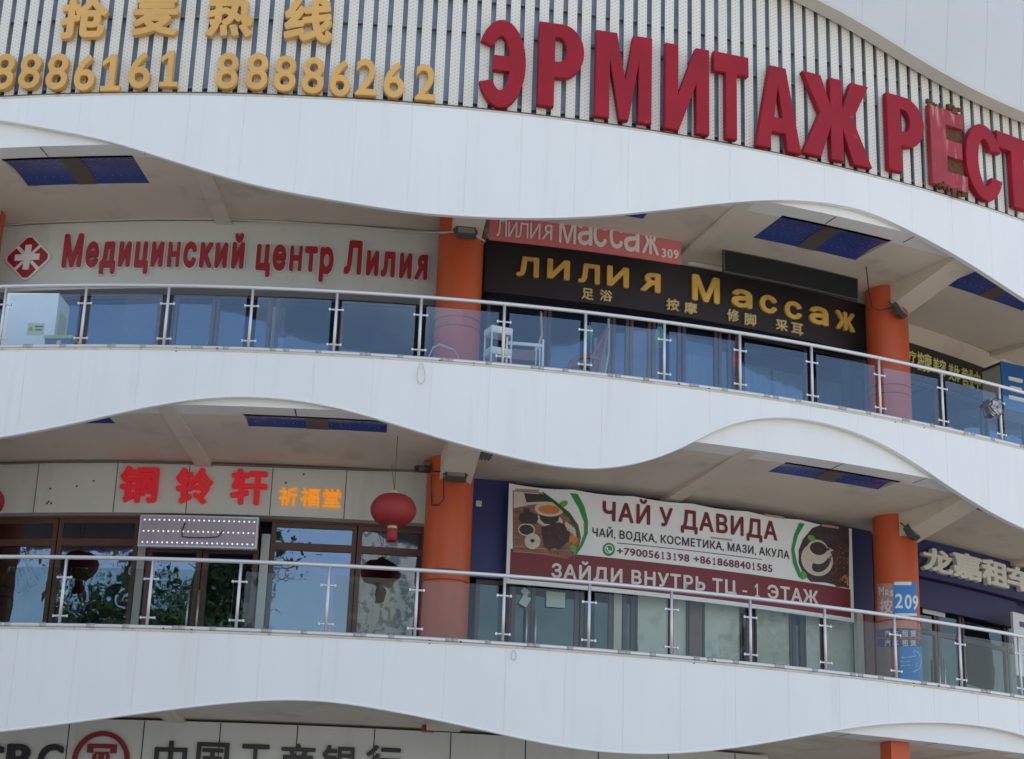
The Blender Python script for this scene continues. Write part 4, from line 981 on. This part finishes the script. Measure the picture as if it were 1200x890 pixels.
part('number', join(ctext('2', (1047, 696, 1056, 713), CR_ + .011, .02), ctext('0', (1058, 697, 1066, 714), CR_ + .011, .02), ctext('9', (1067, 698, 1073.5, 715), CR_ + .011, .02)), M['white'], o)
part('pale_lettering', join(ctext('M', (1028, 688, 1034, 698), CR_ + .007, .03), ctext('a', (1035, 691, 1040, 698), CR_ + .007, .03), ctext('s', (1041, 692, 1045, 699), CR_ + .007, .03), ctext('按', (1029, 702, 1044, 719), CR_ + .007, .03)), M['paleletter'], o)
part('brown_sheet', cpatch(1024, 758, 1052, 797, CR_ + .004), M['poster_brown'], o)
part('pink_sheet', cpatch(1028, 727, 1076, 741, CR_ + .004), M['poster_pink'], o)
for y in (738, 749): part('purple_strip', cpatch(1026, y, 1077, y + 9, CR_ + .008), M['poster_purple'], o)
tx = MB()
for y in (738.5, 749.5):
    for ch, x in zip('汽车租赁', (1035, 1044, 1055, 1064)): g_ = ctext(ch, (x, y + .5, x + 7, y + 8), CR_ + .012, .02); tx.add(g_.v, g_.f)
part('strip_lettering', tx, M['white'], o)
part('blue_sheet', cpatch(1051, 758, 1078.5, 803, CR_ + .007), M['poster_blue'], o)
hand = [(1053, 787), (1069, 787.5), (1075, 783), (1077, 774), (1074, 766), (1069, 762), (1067.5, 764), (1070, 769), (1066, 770), (1054, 771)]
part('hand_drawing', join(cstroke(hand, CR_ + .009, .8), cstroke([(1053, 776), (1064, 775)], CR_ + .009, .7), cstroke([(1053, 780.5), (1064, 779.5)], CR_ + .009, .7), cstroke([(1070, 782), (1072, 777)], CR_ + .009, .6)), M['skyblue'], o)

# ------------------------------------------------------------------ small things
def floodlight(px, py, r, tilt, label, turn=0):
    a, z = cyl(px, py, r); o = root('floodlight', label, 'floodlight', W(a, r, z), a + turn, 'floodlights on the columns')
    X = Matrix.Rotation(tilt, 4, 'X')
    mb = MB(); mb.box((0, 0, 0), (.34, .10, .22), X); part('housing', mb, M['darkgrey'], o, local=True, bevel=.012)
    mb = MB(); mb.box((0, -.052, 0), (.28, .006, .16), X); part('lens', mb, M['steel_dull'], o, local=True)
    mb = MB(); mb.tube([(-.19, 0, 0), (-.19, .10, .10), (-.19, .14, .14), (.19, .14, .14), (.19, .10, .10), (.19, 0, 0)], .012, 6); part('bracket', mb, M['darkgrey'], o, local=True)
    mb = MB()
    for q in range(6): mb.box((-.13 + q * .052, .065, 0), (.012, .04, .2), X)
    part('cooling_fin', mb, M['darkgrey'], o, local=True)
floodlight(546, 273, 22.66, radians(-32), 'small dark floodlight on the upper left orange column, beside the red hanging sign')
floodlight(534, 557, 22.66, radians(-32), 'small dark floodlight on the lower left orange column, under the ceiling rib')
floodlight(1054, 364, 22.62, radians(-30), 'floodlight jutting from the upper right orange column', .5)
floodlight(1069, 624, 22.62, radians(-30), 'floodlight jutting from the lower right orange column', .5)
floodlight(563, 533, 23.0, radians(-70), 'dark floodlight close under the wavy band above the lower left column')
# junction box / camera on the cable by the lower left column
a, z = cyl(496, 551, 22.3); o = root('security_camera', 'dusty brown camera on a cable left of the lower left orange column', 'camera', W(a, 22.3, z), a)
mb = MB(); mb.tube([(-.10, -.06, 0), (.10, .0, .02)], .06, 12); part('body', mb, M['darkgrey'], o, local=True)
mb = MB(); mb.box((.06, .02, .09), (.10, .10, .08)); mb.tube([(.0, 0, .1), (.02, 0, .16), (.08, 0, .16)], .015, 6); part('mount', mb, M['cable'], o, local=True)
mb = MB(); mb.tube([(-.14, -.075, -.002), (-.10, -.06, 0)], .045, 10); part('lens', mb, M['black'], o, local=True)
# lanterns
def lantern(px, py, r, label, zc):
    a, z = cyl(px, py, r); o = root('paper_lantern', label, 'lantern', W(a, r, z), a, 'red lanterns')
    mb = MB(); n = 36; vs = []; rows = 14; fs = []
    for j in range(rows + 1):
        t_ = -1 + 2 * j / rows; 
        for i in range(n):
            q = 2 * pi * i / n; rr = .345 * max(.16, sqrt(max(0, 1 - t_ * t_)) ** .85) * (1 + .035 * abs(cos(9 * q))); vs.append((rr * cos(q), rr * sin(q), t_ * .262))
    fs = [(j * n + i, j * n + (i + 1) % n, (j + 1) * n + (i + 1) % n, (j + 1) * n + i) for j in range(rows) for i in range(n)]
    mb.add(vs, fs, True); part('shade', mb, M['lantern'], o, local=True)
    mb = MB(); mb.lathe([(0, .30), (.075, .30), (.075, .255), (0, .255)], 16); mb.lathe([(0, -.255), (.075, -.255), (.075, -.30), (0, -.30)], 16); part('collar', mb, M['lantern_gold'], o, local=True)
    mb = MB(); mb.lathe([(.078, -.30), (.085, -.40), (.085, -.50), (.07, -.50), (.06, -.30)], 18); part('tassel', mb, M['lantern'], o, local=True)
    mb = MB(); mb.tube([(0, 0, .29), (0, 0, zc - z)], .006, 5); mb.tube([(0, 0, .33), (-.07, 0, .72)], .006, 5); part('cord', mb, M['cable'], o, local=True)
lantern(461, 598, 23.3, 'red ribbed lantern hanging on a cord in front of the lower left sign', Z3 - .85)
lantern(-22, 587, 23.3, 'red lantern mostly cut off by the left edge of the photo', Z3 - .85)
# cables
def cable(label, pts, rad, m_='cable', r=None):
    P = [W(*(lambda q: (q[0], rr, q[1]))(cyl(x, y, rr))) for x, y, rr in pts]; base = P[0]
    Q = []
    for i in range(len(P) - 1):
        for k in range(6): Q.append(P[i].lerp(P[i + 1], k / 6))
    Q.append(P[-1]); mb = MB(); mb.tube(Q, rad, 6); thing('cable', label, 'cable', mb, M[m_], base)
cable('brown cable running along the top of the lower left sign', [(-20, 544, 21.45), (60, 541.5, 21.45), (130, 541, 21.45), (220, 543, 21.45), (300, 546, 21.45), (380, 549, 21.45), (440, 551, 21.45), (494, 552, 22.2)], .022)
cable('pale cable along the top of the medical sign', [(-20, 267, 21.58), (40, 261, 21.58), (100, 259, 21.58), (180, 256.5, 21.58), (260, 257, 21.58), (340, 261, 21.58), (420, 266, 21.58), (480, 272, 21.6), (520, 273, 22.5), (545, 270, 22.6), (568, 283, 22.3)], .018, 'cable_pale')
cable('thin wire looping down the lower left orange column', [(497, 552, 22.4), (520, 553, 22.52), (545, 558, 22.6), (556, 556, 22.5)], .011, 'black')
cable('thin black wire hanging from the lower left column edge', [(506, 556, 22.4), (505, 575, 22.35), (506, 592, 22.35), (514, 592, 22.52), (520, 585, 22.53), (520, 555, 22.53)], .009, 'black')
cable('wire dropping from the blue ceiling panel to the upper right column', [(1015, 311, 22.9), (1018, 340, 22.6), (1022, 360, 22.4), (1030, 364, 22.48), (1045, 361, 22.5)], .010, 'black')
def loop(label, cx, cy, rx, ry):
    r_ = R + .11; mb = MB(); P = []
    for k in range(24): q = 2 * pi * k / 24; x = cx + rx * sin(q) * (.5 + .5 * (1 - cos(q)) / 2); y = cy - ry * cos(q); a, z = cyl(x, y, r_); P.append(W(a, r_, z))
    mb.tube(P, .006, 6, closed=True); thing('cable', label, 'cable', mb, M['cable_pale'], P[0])
loop('small pale cable loop hanging below the upper railing on the white band', 493.5, 438, 6, 12)
loop('tiny dark cable loop below the lower railing on the white band', 602, 768, 4, 5.5)
# white cabinet with sticker on the upper balcony, far left
a, z = cyl(38, 410, 23.2)
o = root('cabinet', 'tall white metal cabinet with a yellow sticker behind the upper railing, far left', 'cabinet', W(a, 23.2, f3), a + .10); o.scale = (1, 1, 1.2)
mb = MB(); mb.box((0, 0, .62), (.86, .62, 1.24)); part('body', mb, M['white'], o, local=True, bevel=.015)
mb = MB(); mb.box((.12, -.312, .72), (.27, .004, .17)); st = part('sticker', mb, M['sticker'], o, local=True)
mb = MB(); mb.box((.17, -.3155, .755), (.13, .003, .02)); mb.box((.17, -.3155, .71), (.11, .003, .02)); mb.tube([(.04, -.315, .75), (.07, -.315, .70), (.02, -.315, .70)], .008, 5, closed=True); part('sticker_print', mb, M['green_dark'], st, local=True)
mb = MB(); mb.box((.432, 0, .86), (.004, .40, .34)); part('side_label', mb, M['sticker'], o, local=True)
mb = MB(); mb.box((.432, .02, .58), (.004, .24, .10)); part('side_vent', mb, M['bin_blue'], o, local=True)
# blue bin
a, z = cyl(72, 405, 23.9)
o = root('bin', 'blue bin with a yellow green lid beside the white cabinet', 'bin', W(a, 23.9, f3), a); o.scale = (1, 1, 1.45)
mb = MB(); mb.add([(-.19, -.15, 0), (.19, -.15, 0), (.19, .15, 0), (-.19, .15, 0), (-.21, -.17, .33), (.21, -.17, .33), (.21, .17, .33), (-.21, .17, .33)], [(0, 3, 2, 1), (4, 5, 6, 7), (0, 1, 5, 4), (1, 2, 6, 5), (2, 3, 7, 6), (3, 0, 4, 7)]); part('body', mb, M['bin_blue'], o, local=True)
mb = MB(); mb.box((0, 0, .35), (.46, .38, .04)); part('lid', mb, M['bin_lid'], o, local=True, bevel=.008)
mb = MB(); mb.box((.02, -.168, .2), (.07, .012, .22)); part('label_plate', mb, M['sticker'], o, local=True)
# steel chair arm behind the upper railing at the column
a, z = cyl(522, 410, 23.4)
o = root('metal_chair', 'chrome chair with a bent tube back in front of the upper left orange column', 'chair', W(a, 23.4, f3), a); o.scale = (1, 1, 1.95)
mb = MB(); mb.tube([(-.30, -.2, .24), (-.22, -.2, .36), (-.12, -.2, .395), (.12, -.2, .355), (.19, -.2, .30), (.20, -.2, .20), (.20, -.2, 0)], .011, 8); part('armrest', mb, M['steel_dull'], o, local=True)
mb = MB(); mb.tube([(-.30, -.2, .24), (-.30, -.2, 0)], .014, 8); mb.tube([(-.26, .2, 0), (-.26, .2, .2)], .014, 8); mb.tube([(.20, .2, 0), (.20, .2, .3)], .014, 8); part('leg', mb, M['steel'], o, local=True)
mb = MB(); mb.box((-.03, 0, .16), (.42, .4, .03)); part('seat', mb, M['darkgrey'], o, local=True, bevel=.01)
# white rack
a, z = cyl(583, 420, 23.6)
o = root('shelf_rack', 'small white two tier rack behind the upper railing, right of the left column', 'rack', W(a, 23.6, f3), a + .25); o.scale = (1, 1, 1.62)
mb = MB()
for x in (-.17, .17):
    for y in (-.14, .14): mb.tube([(x, y, 0), (x, y, .66)], .014, 6)
part('upright', mb, M['white_plastic'], o, local=True)
for zz in (.12, .40, .62):
    mb = MB(); mb.box((0, 0, zz), (.36, .30, .02)); mb.box((0, -.15, zz + .03), (.36, .012, .06)); mb.box((-.18, 0, zz + .03), (.012, .3, .06)); part('shelf', mb, M['white_plastic'], o, local=True)
# white metal table frame
a, z = cyl(613, 420, 23.5)
o = root('metal_table', 'low white tube frame stand beside the white rack', 'stand', W(a, 23.5, f3), a - .06); o.scale = (1, 1, 1.72)
mb = MB()
for zz in (.12, .50):
    mb.tube([(-.29, -.2, zz), (.29, -.2, zz), (.29, .2, zz), (-.29, .2, zz)], .018, 8, closed=True)
part('frame', mb, M['white'], o, local=True)
mb = MB()
for x in (-.29, .29):
    for y in (-.2, .2): mb.tube([(x, y, 0), (x, y, .56)], .018, 8)
mb.tube([(.18, -.2, .12), (.18, -.2, .48)], .010, 6); mb.tube([(.24, -.2, .12), (.24, -.2, .48)], .010, 6); part('leg', mb, M['white'], o, local=True)
mb = MB(); mb.box((0, 0, .40), (.52, .36, .10)); part('drawer', mb, M['wood'], o, local=True)
# hanging white pipe over the stand
cable('pale hose hanging from the black massage sign down to the white stand', [(634, 366, 21.9), (634.5, 385, 22.2), (635, 393, 22.6), (632, 402, 23.0), (630, 408, 23.3), (627, 410, 23.4)], .022, 'cable_pale')
cable('grey pipe hanging in front of the dark shop window beside the wooden chair', [(713, 374, 21.6), (713.5, 392, 21.6), (713, 415, 21.6), (708, 445, 21.6)], .020, 'cable_pale')
# wooden armchair
a, z = cyl(683, 430, 23.3)
o = root('wooden_chair', 'dark wooden armchair with curved arms behind the upper railing', 'chair', W(a, 23.3, f3), a); o.scale = (1, 1, 1.38)
mb = MB(); mb.box((-.05, 0, .30), (.52, .5, .05)); part('seat', mb, M['wood'], o, local=True, bevel=.012)
for y in (-.24, .24):
    mb = MB(); mb.tube([(-.30, y, .0), (-.30, y, .42), (-.27, y, .50), (-.12, y, .575), (.10, y, .60), (.22, y, .56)], .028, 8); part('armrest', mb, M['wood'], o, local=True)
    mb = MB(); mb.tube([(.16, y, 0), (.22, y, .45), (.34, y, .98)], .030, 8); part('leg', mb, M['wood'], o, local=True)
mb = MB(); mb.tube([(.34, -.24, .96), (.34, .24, .96)], .030, 8); mb.tube([(.05, -.24, .55), (.30, -.24, .90)], .02, 8)
for y in (-.12, 0, .12): mb.tube([(.22, y, .42), (.33, y, .95)], .018, 6)
part('backrest', mb, M['wood'], o, local=True)
# teal bags
def bag(px, py, r, label, h_, w_):
    a, z = cyl(px, py, r); rnd = random.Random(px); mb = MB(); n = 12; rows = 7; vs = []
    for j in range(rows + 1):
        t_ = j / rows; rr = w_ * (.15 + .85 * sin(pi * min(1, .08 + t_ * .9)) ** .7)
        for i in range(n): q = 2 * pi * i / n; e = 1 + rnd.uniform(-.16, .16); vs.append((rr * e * cos(q), rr * .6 * e * sin(q), -h_ * t_ + h_ / 2))
    mb.add(vs, [(j * n + i, (j + 1) * n + i, (j + 1) * n + (i + 1) % n, j * n + (i + 1) % n) for j in range(rows) for i in range(n)], True)
    o = root('plastic_bag', label, 'bag', W(a, r, z), a, 'teal bags hung on the upper railing posts'); part('pouch', mb, M['teal'], o, local=True)
    mb = MB(); mb.tube([(-.03, 0, h_ / 2 - .02), (-.02, 0, h_ / 2 + .06), (.02, 0, h_ / 2 + .06), (.03, 0, h_ / 2 - .02)], .008, 5); part('handle', mb, M['teal'], o, local=True)
bag(689, 391, R - .14, 'teal bag hung behind the railing post beside the wooden chair', .25, .075)
bag(773, 396, R - .14, 'longer dark teal bag hung behind the railing post beside the door handles', .36, .08)
# red cloth
a, z = cyl(862.5, 421, R - .1); mb = MB(); vs = []
for j in range(9):
    for i in range(5): vs.append((-.055 + .0275 * i + .012 * sin(j), -.02 * sin(i * 2.2 + j * .5) - .01, .16 - .04 * j + (.03 if j == 8 and i % 2 else 0)))
mb.add(vs, [(j * 5 + i, (j + 1) * 5 + i, (j + 1) * 5 + i + 1, j * 5 + i + 1) for j in range(8) for i in range(4)] , True)
mb.add([v + Vector((0, .015, 0)) for v in map(Vector, vs)], [(j * 5 + i, j * 5 + i + 1, (j + 1) * 5 + i + 1, (j + 1) * 5 + i) for j in range(8) for i in range(4)], True)
thing('cloth', 'dark red cloth hanging behind a railing post in front of the curtains', 'cloth', mb, M['cloth_red'], W(a, R - .1, z), a, local=True)
# foil bundle on the railing
a, z = cyl(1165, 478, R + .03); rnd = random.Random(5)
o = root('wire_bundle', 'round crumpled silvery bundle tied to the upper railing post at the far right', 'bundle', W(a, R + .05, z), a)
mb = MB(); n = 14; rows = 8; vs = []
for j in range(rows + 1):
    th = pi * j / rows
    for i in range(n): q = 2 * pi * i / n; e = .15 * (1 + rnd.uniform(-.22, .22)); vs.append((e * sin(th) * cos(q), .45 * e * cos(th), e * sin(th) * sin(q)))
mb.add(vs, [(j * n + i, j * n + (i + 1) % n, (j + 1) * n + (i + 1) % n, (j + 1) * n + i) for j in range(rows) for i in range(n)]); part('foil', mb, M['foil'], o, local=True)
mb = MB()
for k in range(5):
    q = k * 1.3; mb.tube([(.15 * cos(q + t_ * .5) * (1 + .1 * sin(5 * t_)), -.06 + .03 * sin(t_ * 3 + k), .15 * sin(q + t_ * .5)) for t_ in [i * .8 for i in range(8)]], .007, 5)
part('wire', mb, M['darkgrey'], o, local=True)
# white boxes behind the far right railing
a, z = cyl(1108, 498, 23.2)
o = root('sofa_chair', 'pale high backed seat behind the upper railing, right of the upper right column', 'chair', W(a, 23.2, f3), a); o.scale = (1, 1, 1.6)
mb = MB(); n = 10; pts = [(-.30, 0, 0)] + [(-.30, 0, .42)] + [(-.30 + .6 * i / n, 0, .42 + .05 * sin(pi * i / n)) for i in range(1, n)] + [(.30, 0, .42), (.30, 0, 0)]; prism(mb, [Vector(p) for p in pts], .12, Matrix.Identity(4)); part('backrest', mb, M['white_plastic'], o, local=True)
mb = MB(); mb.box((0, .25, .12), (.56, .48, .22)); part('seat', mb, M['white_plastic'], o, local=True, bevel=.03)
a, z = cyl(1075, 496, 23.0)
o = root('plastic_crate', 'low pale crate beside the high backed seat behind the upper railing', 'crate', W(a, 23.0, f3), a); o.scale = (1, 1, 2.1)
mb = MB(); mb.box((0, 0, .15), (.40, .34, .30)); part('body', mb, M['white_plastic'], o, local=True, bevel=.015)
mb = MB(); mb.box((0, 0, .315), (.44, .38, .03)); part('lid', mb, M['white'], o, local=True, bevel=.01)
# paper notices on the lower doors
def notice(box, r, label, m_='paper_note', tilt=0):
    a, z, w_, h_ = px_box(box, r); mb = MB(); mb.box((0, 0, 0), (w_, .004, h_), Matrix.Rotation(tilt, 4, 'Y')); thing('paper_notice', label, 'notice', mb, M[m_], W(a, r + .01, z), a, 'paper notices', local=True)
notice((640, 693, 662, 713), S2 + .005, 'square paper notice on the glass door under the tea banner')
notice((611, 690, 620, 698), S2 + .03, 'small upper scrap of paper by the left door handle under the banner', tilt=.7)
notice((610, 698, 620, 711), S2 + .03, 'small lower scrap of paper by the left door handle under the banner', tilt=.45)
notice((1081, 713, 1107, 724), S2 + .02, 'paper strip stuck on the dark door right of the 209 poster')
# white poster at the far right below the navy sign
a, z, w_, h_ = px_box((1188, 718, 1226, 800), 21.7)
o = root('poster', 'white poster with purple print at the right edge, under the navy sign', 'poster', W(a, 21.7, z - h_ / 2), a)
mb = MB(); mb.box((0, 0, h_ / 2), (w_, .05, h_)); part('panel', mb, M['white_plastic'], o, local=True)
mb = MB(); mb.box((.04, -.028, h_ * .83), (w_ * .7, .006, .10)); mb.box((.08, -.028, h_ * .60), (w_ * .5, .006, .28)); mb.box((.02, -.028, h_ * .3), (w_ * .4, .006, .2)); part('print', mb, M['poster_purple'], o, local=True)
# little switch box on the blue wall
a, z, w_, h_ = px_box((558.5, 586, 565, 593), 21.3); o = root('switch_box', 'tiny white switch box on the blue wall beside the lower left column', 'switch', W(a, 21.22, z), a)
mb = MB(); mb.box((0, -.02, 0), (w_, .04, h_)); part('case', mb, M['white_plastic'], o, local=True, bevel=.006)
mb = MB(); mb.box((0, -.042, 0), (w_ * .4, .008, h_ * .5)); part('rocker', mb, M['panel_frame'], o, local=True)

# ------------------------------------------------------------------ across the street (seen only mirrored in the shop glass)
def tree(name, label, x, y, h_, rad, seed, palm=False):
    rnd = random.Random(seed); o = root(name, label, 'tree', (x, y, 0), 0, 'street trees mirrored in the windows')
    mb = MB(); bend = rnd.uniform(-.4, .4); mb.tube([(bend * (k / 8) ** 2, 0, h_ * .9 * k / 8) for k in range(9)], [.24 * (1 - .06 * k) for k in range(9)], 10)
    if not palm:
        for k in range(7):
            q = k * 2.4; z0 = h_ * (.45 + .05 * k); mb.tube([(bend * .3, 0, z0), (rad * .5 * cos(q), rad * .5 * sin(q), z0 + h_ * .12), (rad * .8 * cos(q), rad * .8 * sin(q), z0 + h_ * .25)], [.1, .06, .02], 6)
    part('trunk', mb, M['bark'], o, local=True)
    mb = MB()
    if palm:
        for k in range(20):
            q = k * 2.399; lift = rnd.uniform(.1, 1.1); L = rad * rnd.uniform(.85, 1.15)
            for s_ in range(16):
                t_ = (s_ + 1) / 16; px = L * t_ * cos(q); py = L * t_ * sin(q); pz = h_ * .9 + L * (lift * t_ - 1.05 * t_ * t_)
                for side in (-1, 1):
                    ln = .75 * (1 - abs(t_ - .45)); dx, dy = -sin(q) * side, cos(q) * side
                    mb.add([(px + bend, py, pz), (px + bend + dx * ln + .25 * cos(q), py + dy * ln + .25 * sin(q), pz - .45 * ln), (px + bend + .12 * cos(q), py + .12 * sin(q), pz)], [(0, 1, 2)])
    else:
        for k in range(10000):
            c = rnd.choice(range(14)); q = c * 2.399; ch = h_ * (.55 + .40 * ((c * 5) % 14) / 14); cr_ = rad * .6 * (1 if c < 10 else .4)
            p = Vector((cr_ * cos(q), cr_ * sin(q), ch)) + Vector((rnd.gauss(0, 1), rnd.gauss(0, 1), rnd.gauss(0, .8))) * rad * .26
            u_ = Vector((rnd.gauss(0, 1), rnd.gauss(0, 1), rnd.gauss(0, 1))).normalized() * .19; v_ = Vector((rnd.gauss(0, 1), rnd.gauss(0, 1), rnd.gauss(0, 1))).normalized() * .11
            mb.add([p - u_, p - v_, p + u_, p + v_], [(0, 1, 2, 3)])
    part('crown', mb, M['palm_leaf' if palm else 'leaf'], o, local=True)
tree('palm_tree', 'tall palm across the plaza, mirrored in the far left lower window', -20.5, 12.0, 15.6, 3.2, 1, True)
tree('palm_tree', 'tall palm across the plaza, mirrored beside the lower door jamb', -16.3, 10.4, 15.2, 3.0, 2, True)
tree('leafy_tree', 'dense tree across the plaza, mirrored in the right leaf of the brown door', -8.6, 4.0, 16.6, 3.2, 3)
tree('leafy_tree', 'broad dense tree across the plaza, mirrored low in the far left window', -17.6, 6.5, 12.8, 3.8, 4)
tree('leafy_tree', 'dense tree across the plaza, mirrored in the left leaf of the brown door', -11.8, 5.0, 16.6, 3.2, 8)
tree('leafy_tree', 'broad tree across the plaza, mirrored behind the palms left of the brown door', -20.5, 7.0, 12.4, 4.2, 9)
tree('leafy_tree', 'dense tree across the plaza, mirrored at the lower far right doors', 26, 4, 14.0, 3.0, 6)
def tower(label, x, y, w_, d, h_):
    o = root('tower_block', label, 'building', (x, y, 0), 0, 'tower blocks mirrored in the windows')
    mb = MB(); mb.box((0, 0, h_ / 2), (w_, d, h_)); part('wall', mb, M['tower'], o, local=True)
    mb = MB()
    for k in range(int(h_ / 3.2)):
        for i in range(int(w_ / 3)): mb.box((-w_ / 2 + 1.6 + i * 3, d / 2 + .02, 1.8 + k * 3.2), (1.1, .05, 2.7))
    ws = part('window_row', mb, M['tower_win'], o, local=True); ws['kind'] = 'stuff'
tower('pale tower block far across the street, mirrored left of the lantern', 9, -92, 17, 14, 47)

bpy.data.objects.remove(tob); bpy.data.curves.remove(tcu); bpy.data.scenes.remove(TS)
